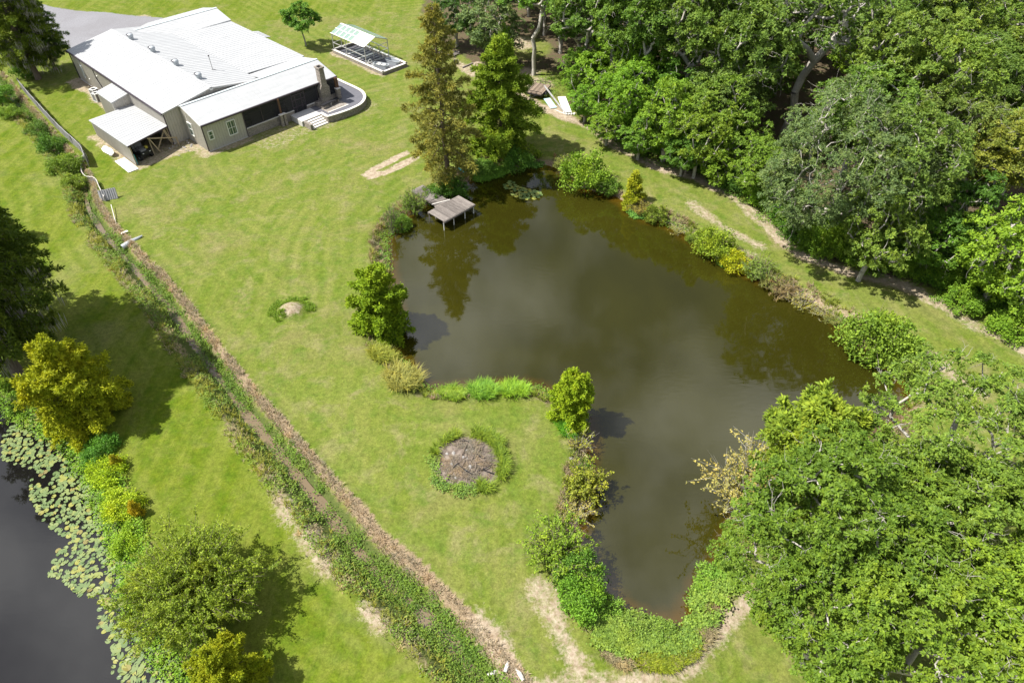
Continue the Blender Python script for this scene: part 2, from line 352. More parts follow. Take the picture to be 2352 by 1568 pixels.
def ground_material():
    t = NT('lawn_and_soil'); c = t.coord(); za = t.new('Attribute', attribute_name='zone_a'); zb = t.new('Attribute', attribute_name='zone_b')
    sa = t.new('SeparateColor'); t.put(sa.inputs[0], za.outputs['Color']); sb = t.new('SeparateColor'); t.put(sb.inputs[0], zb.outputs['Color'])
    d_, y_, r_ = sa.outputs; g_ = za.outputs['Alpha']; l_, u_, a_ = sb.outputs; md = zb.outputs['Alpha']
    fine = t.noise(c, 9.0, 6, 0.75); blade = t.noise(t.mapv(c, (1, 1, 1)), 34.0, 3, 0.7); mid = t.noise(c, 1.1, 5, 0.65); big = t.noise(c, 0.16, 5, 0.6, 0.4)
    mow = t.noise(t.mapv(c, (1.0, 0.09, 1), (0, 0, math.radians(-33))), 0.75, 3, 0.55); mow2 = t.noise(t.mapv(c, (0.12, 1.0, 1), (0, 0, math.radians(35))), 0.6, 3, 0.55)
    green = t.mix(t.ramp(mid, (0.30, 0.0), (0.70, 1.0)), (0.080, 0.130, 0.012), (0.140, 0.172, 0.026))
    green = t.mix(t.math('MULTIPLY', t.ramp(mow, (0.40, 0.0), (0.64, 1.0)), 0.8), green, (0.168, 0.182, 0.044))
    green = t.mix(t.math('MULTIPLY', t.ramp(mow2, (0.46, 0.0), (0.72, 1.0)), 0.45), green, (0.115, 0.165, 0.026))
    green = t.mix(t.math('MULTIPLY', t.ramp(big, (0.50, 0.0), (0.66, 1.0)), 0.75), green, (0.178, 0.168, 0.062))
    lush = t.mix(t.ramp(mid, (0.3, 0.0), (0.7, 1.0)), (0.062, 0.115, 0.005), (0.122, 0.156, 0.011))
    lush = t.mix(t.math('MULTIPLY', t.ramp(mow, (0.42, 0.0), (0.62, 1.0)), 0.7), lush, (0.155, 0.18, 0.028))
    lush = t.mix(t.math('MULTIPLY', t.ramp(big, (0.54, 0.0), (0.66, 1.0)), 0.6), lush, (0.175, 0.175, 0.065))
    tan = t.ramp(t.noise(c, 0.45, 7, 0.68, 0.5), (0.50, 0.0), (0.68, 0.78)); green = t.mix(tan, green, (0.215, 0.195, 0.09)); dk = t.ramp(t.noise(t.mapv(c, loc=(37, 11, 0)), 0.6, 6, 0.65, 0.3), (0.52, 0.0), (0.68, 0.85)); green = t.mix(dk, green, (0.092, 0.145, 0.02)); lush = t.mix(t.math('MULTIPLY', tan, 0.5), lush, (0.215, 0.21, 0.06))
    ph = t.math('ADD', t.math('MULTIPLY', md, 4.6), t.math('MULTIPLY', t.noise(c, 0.22, 3), 5.0)); stripe = t.math('MULTIPLY_ADD', t.math('SINE', ph), 0.5, 0.5)
    k = t.mix(u_, green, lush); amp = t.math('MULTIPLY', t.ramp(t.noise(c, 0.13, 2), (0.42, 0.0), (0.62, 1.0)), 0.30)
    k = t.mix(t.math('MULTIPLY', stripe, amp), k, (0.205, 0.22, 0.058)); k = t.mix(t.math('MULTIPLY', t.math('SUBTRACT', 1.0, stripe), t.math('MULTIPLY', amp, 0.9)), k, (0.085, 0.135, 0.018))
    sp = t.ramp(t.math('ADD', t.math('MULTIPLY', fine, 0.6), t.math('MULTIPLY', blade, 0.4)), (0.32, 0.55), (0.5, 1.0), (0.68, 1.45))
    k = t.mix(1.0, k, sp, 'MULTIPLY'); k = t.mix(1.0, k, t.ramp(t.noise(c, 3.1, 5, 0.7, 0.4), (0.32, 0.74), (0.5, 1.0), (0.68, 1.22)), 'MULTIPLY')
    brk = t.noise(c, 2.6, 7, 0.72)
    def edge(m, lo=0.34, hi=0.68, w=0.6): return t.ramp(t.math('ADD', m, t.math('ADD', t.math('MULTIPLY', t.math('SUBTRACT', fine, 0.5), w), t.math('MULTIPLY', t.math('SUBTRACT', brk, 0.5), w * 1.6))), (lo, 0.0), (hi, 1.0))
    rough = t.mix(t.ramp(fine, (0.3, 0.0), (0.7, 1.0)), (0.042, 0.068, 0.016), (0.12, 0.14, 0.042)); k = t.mix(edge(r_), k, rough)
    dry = t.mix(t.ramp(fine, (0.3, 0.0), (0.68, 1.0)), (0.12, 0.082, 0.05), (0.34, 0.265, 0.175)); k = t.mix(edge(y_), k, dry)
    litter = t.mix(t.ramp(fine, (0.3, 0.0), (0.7, 1.0)), (0.05, 0.038, 0.022), (0.17, 0.13, 0.085)); litter = t.mix(t.ramp(mid, (0.5, 0.0), (0.68, 0.8)), litter, (0.07, 0.11, 0.025)); k = t.mix(edge(l_), k, litter)
    soil = t.mix(t.ramp(t.noise(c, 2.4, 6, 0.7), (0.35, 0.0), (0.68, 1.0)), (0.25, 0.185, 0.13), (0.46, 0.395, 0.305)); k = t.mix(edge(d_, 0.40, 0.92, 1.15), k, soil)
    ash = t.mix(t.ramp(t.noise(c, 3.5, 6, 0.75), (0.35, 0.0), (0.65, 1.0)), (0.085, 0.065, 0.055), (0.27, 0.225, 0.19)); k = t.mix(edge(a_, w=0.7), k, ash)
    gr = t.mix(t.ramp(t.noise(c, 16, 5, 0.8), (0.35, 0.0), (0.65, 1.0)), (0.155, 0.155, 0.172), (0.30, 0.30, 0.322)); gr = t.mix(t.math('MULTIPLY', t.ramp(big, (0.42, 0.0), (0.6, 1.0)), 0.4), gr, (0.18, 0.175, 0.185)); k = t.mix(edge(g_), k, gr)
    h = t.math('ADD', t.math('MULTIPLY', fine, 0.7), t.math('MULTIPLY', blade, 0.5))
    return t.done(t.pbsdf(k, 0.95, 0.08, normal=t.bump(h, 0.55, 0.07)))
gme.materials.append(ground_material())
tag(link('ground', gme), 'mown lawn with bare soil, ditch banks and gravel around the pond', kind='structure')

# ------------------------------------------------------------------ water
def water_mat(name, deep, shallow, ripple, spec_ior=1.62):
    t = NT(name); c = t.coord(); sh = t.new('Attribute', attribute_name='shallow').outputs['Fac']
    murk = t.noise(c, 0.10, 4, 0.5, 0.6)
    k = t.mix(t.ramp(murk, (0.35, 0.0), (0.65, 1.0)), deep, tuple(x * 1.28 for x in deep))
    k = t.mix(t.ramp(t.math('ADD', sh, t.math('MULTIPLY', t.math('SUBTRACT', t.noise(c, 0.7, 4), 0.5), 0.5)), (0.15, 0.0), (1.0, 1.0)), k, shallow)
    w1 = t.noise(t.mapv(c, (0.5, 1.7, 1), (0, 0, 0.5)), 2.2, 3, 0.5, 0.3); patch = t.ramp(t.noise(c, 0.09, 3, 0.5, 0.8), (0.42, 0.15), (0.62, 1.0))
    nm = t.bump(t.math('MULTIPLY', w1, patch), ripple, 0.02)
    return t.done(t.pbsdf(k, 0.035, 0.5, normal=nm, ior=spec_ior))
M['pond'] = water_mat('pond_water', (0.0235, 0.0225, 0.0026), (0.082, 0.044, 0.004), 0.16)
M['dark_pond'] = water_mat('dark_pond_water', (0.0065, 0.006, 0.006), (0.012, 0.010, 0.006), 0.06)
M['creek'] = water_mat('ditch_water', (0.14, 0.105, 0.062), (0.165, 0.125, 0.08), 0.15)

def water_sheet(name, P, mat, z, label, cell=0.8, margin=1.3, lim=None):
    x0, y0 = P.min(0) - margin; x1, y1 = P.max(0) + margin
    xs, ys = np.arange(x0, x1 + cell, cell), np.arange(y0, y1 + cell, cell); X, Y = np.meshgrid(xs, ys); s = sdist(X, Y, P); n = len(xs)
    I = np.arange(X.size).reshape(X.shape); keep = (np.minimum.reduce([s[:-1, :-1], s[1:, :-1], s[:-1, 1:], s[1:, 1:]]) < margin).ravel()
    F = np.stack([I[:-1, :-1].ravel(), I[:-1, 1:].ravel(), I[1:, 1:].ravel(), I[1:, :-1].ravel()], 1)[keep]
    me = mesh_np(name, np.stack([X.ravel(), Y.ravel(), np.full(X.size, z)], 1), F, (mat,), True)
    a = me.attributes.new('shallow', 'FLOAT', 'POINT'); a.data.foreach_set('value', (sstep(-1.9, 0.3, s) ** 1.6).astype(np.float32).ravel())
    return tag(link(name, me), label, kind='structure')
water_sheet('pond', POND, M['pond'], WZ, 'large murky brown-green pond in the middle of the lawn')
water_sheet('dark_pond', LPOND, M['dark_pond'], WZ, 'dark grey pond with lily pads on the left')
dl = np.diff(DITCH, axis=0); nrm = np.stack([-dl[:, 1], dl[:, 0]], 1) / np.linalg.norm(dl, axis=1)[:, None]; nrm = np.vstack([nrm, nrm[-1]])
tw = np.linspace(0, 1, len(DITCH)); cw = (0.10 + 0.30 * vnoise(tw * 60, tw * 0, 1.0, 5)) * (1 + 0.6 * tw)
Vc = np.concatenate([np.column_stack([DITCH + nrm * cw[:, None] * s, np.full(len(DITCH), -0.72)]) for s in (-1, 1)]); n = len(DITCH)
cme = mesh_np('ditch_stream', Vc, np.array([(k, k + 1, n + k + 1, n + k) for k in range(n - 1)])[:, ::-1], (M['creek'],), True)
a = cme.attributes.new('shallow', 'FLOAT', 'POINT'); a.data.foreach_set('value', np.full(2 * n, 0.4, np.float32))
tag(link('ditch_stream', cme), 'thin muddy stream along the bottom of the ditch', kind='structure')

# ------------------------------------------------------------------ house: white metal roofs, tan ribbed walls, screened porch
def siding(name, col, axis_scale=(1, 1, 1)):
    t = NT(name); c = t.coord(); n = t.noise(t.mapv(c, (3, 3, 0.5)), 2.0, 5, 0.6)
    k = t.mix(t.ramp(n, (0.3, 0.0), (0.75, 1.0)), col, tuple(x * 0.82 for x in col)); k = t.mix(t.math('MULTIPLY', t.ramp(t.noise(c, 1.3, 5), (0.55, 0.0), (0.8, 1.0)), 0.3), k, (0.24, 0.21, 0.16))
    return t.done(t.pbsdf(k, 0.5, 0.35))
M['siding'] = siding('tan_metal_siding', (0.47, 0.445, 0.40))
def roofing():
    t = NT('white_metal_roof'); c = t.coord(); n = t.noise(t.mapv(c, (0.4, 1.6, 1)), 1.2, 5, 0.6)
    k = t.mix(t.ramp(n, (0.4, 0.0), (0.8, 1.0)), (0.41, 0.42, 0.435), (0.35, 0.36, 0.375)); k = t.mix(t.math('MULTIPLY', t.ramp(t.noise(c, 5, 6), (0.62, 0.0), (0.8, 1.0)), 0.25), k, (0.33, 0.33, 0.33))
    return t.done(t.pbsdf(k, 0.5, 0.3))
M['roof'] = roofing()
M['trim_dark'] = plain('dark_trim', (0.055, 0.042, 0.055), 0.5); M['trim_white'] = plain('white_trim', (0.72, 0.72, 0.70), 0.5, var=0.05)
M['galv'] = plain('galvanised', (0.40, 0.43, 0.46), 0.45, 0.2, var=0.15, spec=0.5); M['galv_dull'] = plain('weathered_tin', (0.42, 0.42, 0.42), 0.6, 0.2, var=0.22, dirt=(0.27, 0.22, 0.17))
M['flash'] = plain('ridge_flashing', (0.62, 0.70, 0.72), 0.4, 0.2, var=0.08)
M['concrete'] = plain('concrete', (0.50, 0.49, 0.48), 0.85, var=0.12, scale=3, bump=0.1); M['conc_cap'] = plain('pale_cap', (0.66, 0.63, 0.59), 0.8, var=0.1)
M['slate'] = plain('dark_patio', (0.125, 0.125, 0.145), 0.7, var=0.18, scale=2.5, bump=0.1); M['wood_post'] = plain('stained_post', (0.14, 0.075, 0.045), 0.7)
M['lumber'] = plain('raw_lumber', (0.36, 0.29, 0.20), 0.85, var=0.25); M['black'] = plain('black_plastic', (0.022, 0.022, 0.026), 0.45); M['rubber'] = plain('tyre_rubber', (0.02, 0.02, 0.02), 0.9)
M['white'] = plain('white_sheet', (0.78, 0.77, 0.74), 0.55, var=0.06, dirt=(0.60, 0.56, 0.5)); M['teal'] = plain('teal_plastic', (0.05, 0.36, 0.42), 0.5); M['aqua'] = plain('pale_blue_sheet', (0.42, 0.60, 0.64), 0.5, dirt=(0.55, 0.55, 0.5))
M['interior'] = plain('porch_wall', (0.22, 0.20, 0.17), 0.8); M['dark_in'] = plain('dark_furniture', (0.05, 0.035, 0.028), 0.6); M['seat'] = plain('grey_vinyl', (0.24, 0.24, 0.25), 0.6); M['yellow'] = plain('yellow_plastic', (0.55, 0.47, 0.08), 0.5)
def stone():
    t = NT('stone_veneer'); c = t.coord(); b = t.new('TexVoronoi', feature='F1'); t.put(b.inputs['Vector'], t.mapv(c, (1, 1, 1.6))); b.inputs['Scale'].default_value = 4.5
    e = t.new('TexVoronoi', feature='DISTANCE_TO_EDGE'); t.put(e.inputs['Vector'], t.mapv(c, (1, 1, 1.6))); e.inputs['Scale'].default_value = 4.5
    k = t.mix(b.outputs['Color'], (0.15, 0.128, 0.11), (0.34, 0.30, 0.265)); k = t.mix(t.ramp(e.outputs['Distance'], (0.0, 1.0), (0.08, 0.0)), k, (0.36, 0.34, 0.31))
    return t.done(t.pbsdf(k, 0.9, 0.15, normal=t.bump(t.ramp(e.outputs['Distance'], (0.0, 0.0), (0.1, 1.0)), 0.7, 0.03)))
M['stone'] = stone()
def glass(name, col, rough=0.05):
    t = NT(name); return t.done(t.pbsdf(col, rough, 0.8))
M['pane'] = glass('window_glass', (0.035, 0.085, 0.065)); 
def screen():
    t = NT('porch_screen'); tr = t.new('BsdfTransparent'); d = t.pbsdf((0.03, 0.03, 0.038), 0.6, 0.3); m = t.new('MixShader'); m.inputs[0].default_value = 0.62
    t.put(m.inputs[1], tr.outputs[0]); t.put(m.inputs[2], d); return t.done(m.outputs[0])
M['screen'] = screen()
def poly_sheet():
    t = NT('clear_roof_sheet'); tr = t.new('BsdfTransparent'); tr.inputs[0].default_value = (0.9, 0.97, 0.97, 1); d = t.pbsdf((0.36, 0.47, 0.47), 0.25, 0.5); m = t.new('MixShader'); m.inputs[0].default_value = 0.42
    t.put(m.inputs[1], tr.outputs[0]); t.put(m.inputs[2], d); return t.done(m.outputs[0])
M['poly'] = poly_sheet()

house = empty('house', (HO[0], HO[1], 0), HTH, 'long house with white metal roofs, tan ribbed walls and a screened porch', 'house')
HE, HL, WM, HR = 3.79, 25.58, 11.92, 4.745; U1, VF, HP, U2, VR, HQ = 1.86, -4.60, 3.24, 19.48, -1.01, 4.26
RB = (0.30, 0.035, 0.045)     # wall rib pitch, width, height
RR = (0.61, 0.022, 0.022)     # roof seam
def roof(name, quads, parent=house, mat=None, t=0.08):
    m = MB()
    for a, b, c, d in quads:
        m.ribbed(a, b, c, d, *RR)
        m.slab(*[np.array(p) - np.array([0, 0, 0.012]) for p in (a, b, c, d)], t)
    return m.build(name, mat or M['roof'], parent)
def wall(name, a, b, za, zb, parent=house, z0=0.0, mat=None, rib=RB):
    m = MB(); m.ribbed((a[0], a[1], z0), (b[0], b[1], z0), (b[0], b[1], zb), (a[0], a[1], za), *rib); return m.build(name, mat or M['siding'], parent)
OV = 0.18
rm = roof('main_roof', [((-OV, HL + OV, HE - 0.03), (-OV, -OV, HE - 0.03), (WM / 2, -OV, HR), (WM / 2, HL + OV, HR)),
                        ((WM, -OV, HE), (WM, HL + OV, HE), (WM / 2, HL + OV, HR), (WM / 2, -OV, HR))])
MB().box((WM / 2 - 0.16, -OV - 0.02, HR - 0.01), (WM / 2 + 0.16, HL + OV + 0.02, HR + 0.035)).build('ridge_cap', M['roof'], rm)
rr_ = roof('east_roof', [((20.05, 2.6, 3.52), (20.05, 20.6, 3.52), (WM + 0.02, 20.6, 3.76), (WM + 0.02, 2.6, 3.76))])
rf = roof('rear_wing_roof', [((WM - 0.3, 20.5, 3.66), (20.15, 20.5, 3.66), (20.15, 24.1, 4.46), (8.0, 24.1, 4.46)), ((20.15, 28.4, 3.5), (WM - 0.1, 28.4, 3.5), (8.0, 24.1, 4.46), (20.15, 24.1, 4.46))])
MB().box((8.3, 23.94, 4.45), (20.2, 24.26, 4.495)).build('ridge_cap', M['flash'], rf)
roof('side_awning', [((21.1, 12.2, 3.2), (21.1, 15.2, 3.2), (20.1, 15.2, 3.42), (20.1, 12.2, 3.42))])
rp = roof('porch_roof', [((U1 - 0.15, VF - 0.15, HP), (U2 + 0.1, VF - 0.15, HP), (U2 + 0.1, VR, HQ), (U1 - 0.15, VR, HQ)), ((WM, -0.02, 3.96), (U1 - 0.15, -0.02, 3.96), (U1 - 0.15, VR, HQ), (WM, VR, HQ)),
                         ((U2 + 0.1, 2.62, 3.56), (WM, 2.62, 3.56), (WM, VR, HQ), (U2 + 0.1, VR, HQ))])
MB().box((U1 - 0.2, VR - 0.15, HQ - 0.01), (U2 + 0.12, VR + 0.15, HQ + 0.04)).build('ridge_cap', M['flash'], rp)
MB().slab((WM, -0.06, 4.0), (U1 - 0.15, -0.06, 4.0), (U1 - 0.15, -0.34, 4.1), (WM, -0.34, 4.1), 0.02).build('wall_flashing', M['galv_dull'], rp)
# gutters and fascia
fas = lambda name, p, q, par=house, w=0.13, h=0.15, mat=None: MB().bar(p, q, w, h).build(name, mat or M['trim_dark'], par)
fas('gutter', (U1 - 0.15, VF - 0.22, HP - 0.09), (U2 + 0.12, VF - 0.22, HP - 0.09)); fas('gutter', (-OV - 0.07, -OV, HE - 0.12), (-OV - 0.07, HL + OV, HE - 0.12))
fas('fascia', (-OV, -OV - 0.03, HE - 0.09), (WM / 2, -OV - 0.03, HR - 0.09), w=0.05, mat=M['galv_dull']); fas('fascia', (WM, -OV - 0.03, HE - 0.09), (WM / 2, -OV - 0.03, HR - 0.09), w=0.05, mat=M['galv_dull'])
fas('fascia', (U2 + 0.13, VF - 0.15, HP - 0.1), (U2 + 0.13, VR, HQ - 0.1), w=0.04); fas('fascia', (U1 - 0.18, VF - 0.15, HP - 0.07), (U1 - 0.18, VR, HQ - 0.07), w=0.04, mat=M['trim_white'])
fas('downspout', (U1 - 0.06, VF - 0.06, HP - 0.1), (U1 - 0.06, VF - 0.06, 0.12), w=0.09, h=0.09); fas('downspout', (-0.08, -0.08, HE - 0.1), (-0.08, -0.08, 0.1), w=0.09, h=0.09)
fas('downspout', (6.72, VF - 0.07, HP - 0.1), (6.72, VF - 0.07, 0.1), w=0.09, h=0.09); fas('downspout', (-0.08, HL + 0.03, HE - 0.1), (-0.08, HL + 0.03, 0.1), w=0.1, h=0.1)
# walls
wall('wall', (0, HL), (0, 0), HE - 0.05, HE - 0.05); wall('wall', (WM, HL), (0, HL), HE - 0.05, HE - 0.05)
gm = MB(); gm.ribbed((0, 0, 0), (WM / 2, 0, 0), (WM / 2, 0, HR - 0.1), (0, 0, HE - 0.1), *RB).ribbed((WM / 2, 0, 0), (WM, 0, 0), (WM, 0, HE - 0.1), (WM / 2, 0, HR - 0.1), *RB); gm.build('gable_wall', M['siding'], house)
wg = MB(); wg.ribbed((U1, 0, 0), (U1, VR, 0), (U1, VR, HQ - 0.1), (U1, 0, 3.86), *RB).ribbed((U1, VR, 0), (U1, VF, 0), (U1, VF, HP - 0.1), (U1, VR, HQ - 0.1), *RB); wg.build('wing_side_wall', M['siding'], house)
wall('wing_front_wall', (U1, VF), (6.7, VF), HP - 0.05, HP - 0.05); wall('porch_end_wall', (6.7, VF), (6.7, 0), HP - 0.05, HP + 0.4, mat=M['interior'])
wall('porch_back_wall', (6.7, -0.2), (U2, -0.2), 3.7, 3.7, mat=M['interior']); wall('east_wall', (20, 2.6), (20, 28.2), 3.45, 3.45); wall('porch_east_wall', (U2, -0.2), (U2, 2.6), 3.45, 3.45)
wall('rear_wall', (20, 28.2), (WM, 28.2), 3.4, 3.4); wall('rear_wing_wall', (WM, 28.2), (WM, HL), 3.4, 3.4)
MB().box((U1 - 0.03, VF - 0.03, 0), (6.7, VF + 0.1, 0.12)).build('foundation', M['concrete'], house)
MB().box((-0.05, -0.05, 0), (0.15, HL, 0.1)).build('foundation', M['concrete'], house)
# windows: frame with panes and muntins
def window(u, z, w, h, face, nx_, ny_):
    """face 'front' lies on v = VF, 'side' on u = U1"""
    P = (lambda a, zz, o: (a, VF - o, zz)) if face == 'front' else (lambda a, zz, o: (U1 - o, a, zz))
    f = MB(); x0, x1, z0, z1 = u - w / 2, u + w / 2, z, z + h; o = 0.05
    for p, q in (((x0, z0), (x1, z0)), ((x0, z1), (x1, z1)), ((x0, z0), (x0, z1)), ((x1, z0), (x1, z1))): f.bar(P(*p, o), P(*q, o), 0.1, 0.1)
    for i in range(1, nx_): f.bar(P(x0 + w * i / nx_, z0, 0.04), P(x0 + w * i / nx_, z1, 0.04), 0.035, 0.035)
    for i in range(1, ny_): f.bar(P(x0, z0 + h * i / ny_, 0.04), P(x1, z0 + h * i / ny_, 0.04), 0.045, 0.045)
    w_ = f.build('window', M['trim_white'], house)
    for i in range(nx_):
        for j in range(ny_):
            a, b = x0 + w * i / nx_ + 0.02, x0 + w * (i + 1) / nx_ - 0.02; c, d = z0 + h * j / ny_ + 0.02, z0 + h * (j + 1) / ny_ - 0.02
            q = [P(a, c, 0.032), P(b, c, 0.032), P(b, d, 0.032), P(a, d, 0.032)]
            MB().add(q, [(0, 1, 2, 3)]).build('pane', M['pane'], w_)
window(5.1, 0.95, 1.0, 1.62, 'front', 2, 2); window(2.55, 1.3, 0.55, 0.95, 'front', 1, 2); window(-1.5, 0.95, 0.95, 1.45, 'side', 1, 2)
# screened porch
MB().box((6.72, VF, 0.02), (U2, -0.2, 0.45)).build('porch_floor', M['concrete'], house)
for a, b in ((6.72, 13.05), (14.85, 16.2)):
    MB().box((a, VF - 0.12, 0), (b, VF + 0.12, 1.0)).build('knee_wall', M['stone'], house); MB().box((a, VF - 0.17, 1.0), (b, VF + 0.17, 1.06)).build('wall_cap', M['conc_cap'], house)
MB().box((18.3, VF - 0.12, 0.4), (19.2, VF + 0.12, 1.2)).build('knee_wall', M['stone'], house)
edges_u = [6.75, 9.0, 11.2, 13.08, 14.82, 16.6, 18.0, 19.35]
for a, b in zip(edges_u[:-1], edges_u[1:]):
    if 16.0 < a < 17.0: pass
    zb_ = 0.5 if 13 < a < 14.7 else 1.06
    MB().box((a + 0.03, VF + 0.0, zb_), (b - 0.03, VF + 0.012, HP - 0.1)).build('screen_panel', M['screen'], house)
for a in edges_u: MB().box((a - 0.035, VF - 0.03, 0.45), (a + 0.035, VF + 0.04, HP - 0.05)).build('screen_post', M['trim_dark'], house)
door = MB(); 
for z in (0.55, 1.3, 2.1, 2.7): door.box((13.1, VF - 0.025, z - 0.035), (14.8, VF + 0.03, z + 0.035))
for u in (13.5, 14.35): door.box((u - 0.03, VF - 0.022, 0.5), (u + 0.03, VF + 0.028, 2.7))
door.build('screen_door', M['trim_dark'], house)
MB().box((U2 - 0.02, VF, 1.0), (U2 - 0.008, -0.2, HP)).build('screen_panel', M['screen'], house)
for v in (VF, -2.4): MB().box((U2 - 0.06, v - 0.04, 0.45), (U2 + 0.02, v + 0.04, HP)).build('screen_post', M['trim_dark'], house)
for du in (-0.22, 0.22):
    p = MB().box((11.2 + du - 0.16, VF - 0.75, 0), (11.2 + du + 0.16, VF - 0.42, 1.35)).build('pier', M['stone'], house); MB().box((11.2 + du - 0.2, VF - 0.79, 1.35), (11.2 + du + 0.2, VF - 0.38, 1.42)).build('pier_cap', M['conc_cap'], p)
MB().bar((11.2, VF - 0.35, 0.0), (11.2, VF - 0.35, HP - 0.1), 0.16).build('timber_post', M['wood_post'], house)
for du, dv in ((0, 0), (0.22, -0.1)):
    MB().bar((19.15 + du, VF - 0.35 + dv, 0.7), (19.15 + du, VF - 0.35 + dv, HP - 0.05), 0.15).build('timber_post', M['wood_post'], house)
p = MB().box((18.95, VF - 0.78, 0.7), (19.45, VF - 0.3, 1.9)).build('pier', M['stone'], house); MB().box((18.91, VF - 0.82, 1.9), (19.49, VF - 0.26, 1.97)).build('pier_cap', M['conc_cap'], p)
# chimney with shoulders
ch = MB(); ch.prism([(16.6, -5.35), (18.2, -5.35), (18.2, -4.3), (16.6, -4.3)], 0.7, 1.35); ch.build('fireplace_base', M['stone'], house)
c2 = MB(); s_ = [(16.85, 1.35), (18.05, 1.35), (18.05, 2.6), (17.78, 2.95), (17.72, 4.85), (17.1, 4.85), (17.05, 2.95), (16.78, 2.6)]; n_ = len(s_)
c2.add([(u, -5.25, z) for u, z in s_] + [(u, -4.45, z) for u, z in s_], [tuple(range(n_)), tuple(range(n_, 2 * n_))[::-1]] + [((k + 1) % n_, k, n_ + k, n_ + (k + 1) % n_) for k in range(n_)])
cs = c2.build('chimney', M['stone'], house)
fl = MB(); fl.box((17.02, -5.33, 4.85), (17.8, -5.2, 5.05)).box((17.02, -4.5, 4.85), (17.8, -4.37, 5.05)).box((17.02, -5.2, 4.85), (17.15, -4.5, 5.05)).box((17.67, -5.2, 4.85), (17.8, -4.5, 5.05)); fl.build('chimney_crown', M['stone'], cs)
MB().box((17.16, -5.19, 4.85), (17.66, -4.51, 4.88)).build('flue', M['black'], cs)
MB().box((15.95, -5.35, 0.7), (16.58, -4.65, 1.15)).build('wood_box', M['stone'], house)
# porch furniture seen through the screens is part of the house interior
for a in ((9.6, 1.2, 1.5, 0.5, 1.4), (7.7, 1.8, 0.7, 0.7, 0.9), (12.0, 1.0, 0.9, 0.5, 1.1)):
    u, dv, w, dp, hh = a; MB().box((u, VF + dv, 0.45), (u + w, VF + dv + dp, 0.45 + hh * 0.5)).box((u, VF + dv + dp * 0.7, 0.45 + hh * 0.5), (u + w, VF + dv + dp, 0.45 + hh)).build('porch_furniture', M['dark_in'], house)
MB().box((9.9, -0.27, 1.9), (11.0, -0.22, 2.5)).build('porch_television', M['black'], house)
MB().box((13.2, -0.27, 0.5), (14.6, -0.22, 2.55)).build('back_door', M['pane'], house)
# roof vents, mast, wall fittings
for v in (20.6, 14.6, 8.6, 3.1):
    z = HR + 0.03; vt = MB(); vt.lathe((6.35, v, z - 0.1), [(0.33, 0), (0.31, 0.3)], 16); o = vt.build('roof_vent', M['galv'], house)
    d = MB(); d.lathe((6.35, v, z + 0.2), [(0.31, 0), (0.36, 0.08), (0.37, 0.2), (0.33, 0.32), (0.2, 0.39), (0.02, 0.41)], 20); d.build('turbine', M['galv'], o, smooth_=True)
    rg = MB(); rg.tube([(6.35 + 0.42 * math.cos(a), v + 0.42 * math.sin(a), z + 0.5) for a in np.linspace(0.6, 3.9, 14)], 0.045, 6); rg.build('vent_hood_rim', M['trim_dark'], o)
ma = MB(); ma.tube([(9.1, 5.3, 4.1), (9.1, 5.3, 5.9)], 0.045, 6).tube([(9.1, 5.3, 4.3), (8.75, 5.3, 4.28)], 0.03, 5).tube([(9.1, 5.3, 4.35), (9.45, 5.2, 4.2)], 0.03, 5); mo = ma.build('roof_mast', M['galv_dull'], house)
MB().lathe((9.1, 5.3, 5.85), [(0.02, 0), (0.09, 0.03), (0.09, 0.12), (0.02, 0.15)], 10).build('mast_head', M['trim_dark'], mo)
MB().box((-0.16, 22.6, 1.0), (-0.02, 23.1, 2.6)).build('meter_box', M['galv'], house); MB().tube([(-0.1, 22.85, 2.6), (-0.1, 22.85, 3.5)], 0.05, 6).build('conduit', M['galv'], house)
MB().tube([(-0.1, 18.6, 3.2), (-0.1, 18.4, 2.2), (-0.1, 17.4, 1.2), (-0.1, 16.9, 0.4)], 0.05, 6).build('line_set', M['black'], house)
for v, z in ((18.0, 2.6), (17.2, 1.2), (15.9, 1.3), (21.5, 1.2)): MB().lathe((-0.06, v, z), [(0.02, -0.08), (0.09, -0.05), (0.09, 0.05), (0.02, 0.08)], 8).build('wall_vent', M['trim_white'], house)
MB().box((WM / 2 - 0.18, -OV - 0.1, HR - 0.28), (WM / 2 + 0.18, -OV - 0.03, HR - 0.12)).build('gable_light', M['trim_white'], house)
# annex box and carport
AX = (9.0, 13.1)
roof('annex_roof', [((-2.2, AX[1], 2.78), (-2.2, AX[0] - 0.08, 2.78), (0.0, AX[0] - 0.08, 3.22), (0.0, AX[1], 3.22))])
an = MB(); an.ribbed((-2.1, AX[1], 0), (-2.1, AX[0], 0), (-2.1, AX[0], 2.72), (-2.1, AX[1], 2.72), *RB).ribbed((-2.1, AX[0], 0), (0, AX[0], 0), (0, AX[0], 3.13), (-2.1, AX[0], 2.7), *RB).ribbed((0, AX[1], 0), (-2.1, AX[1], 0), (-2.1, AX[1], 2.7), (0, AX[1], 3.13), *RB); an.build('annex_wall', M['siding'], house)
fas('fascia', (-2.2, AX[0] - 0.1, 2.7), (0, AX[0] - 0.1, 3.13), w=0.04, mat=M['galv_dull'])
CLB, CFL, CFR, CBR = (-5.3, 8.55, 1.88), (-5.3, -1.75, 2.42), (-0.02, -0.05, 2.25), (-0.02, 8.97, 1.85)
roof('carport_roof', [(CLB, CFL, CFR, CBR)])
wall('carport_wall', (-5.15, 8.5), (-5.15, -1.62), 1.80, 2.33); wall('carport_back_wall', (-2.1, 8.75), (-5.15, 8.5), 1.78, 1.78, mat=M['galv_dull'])
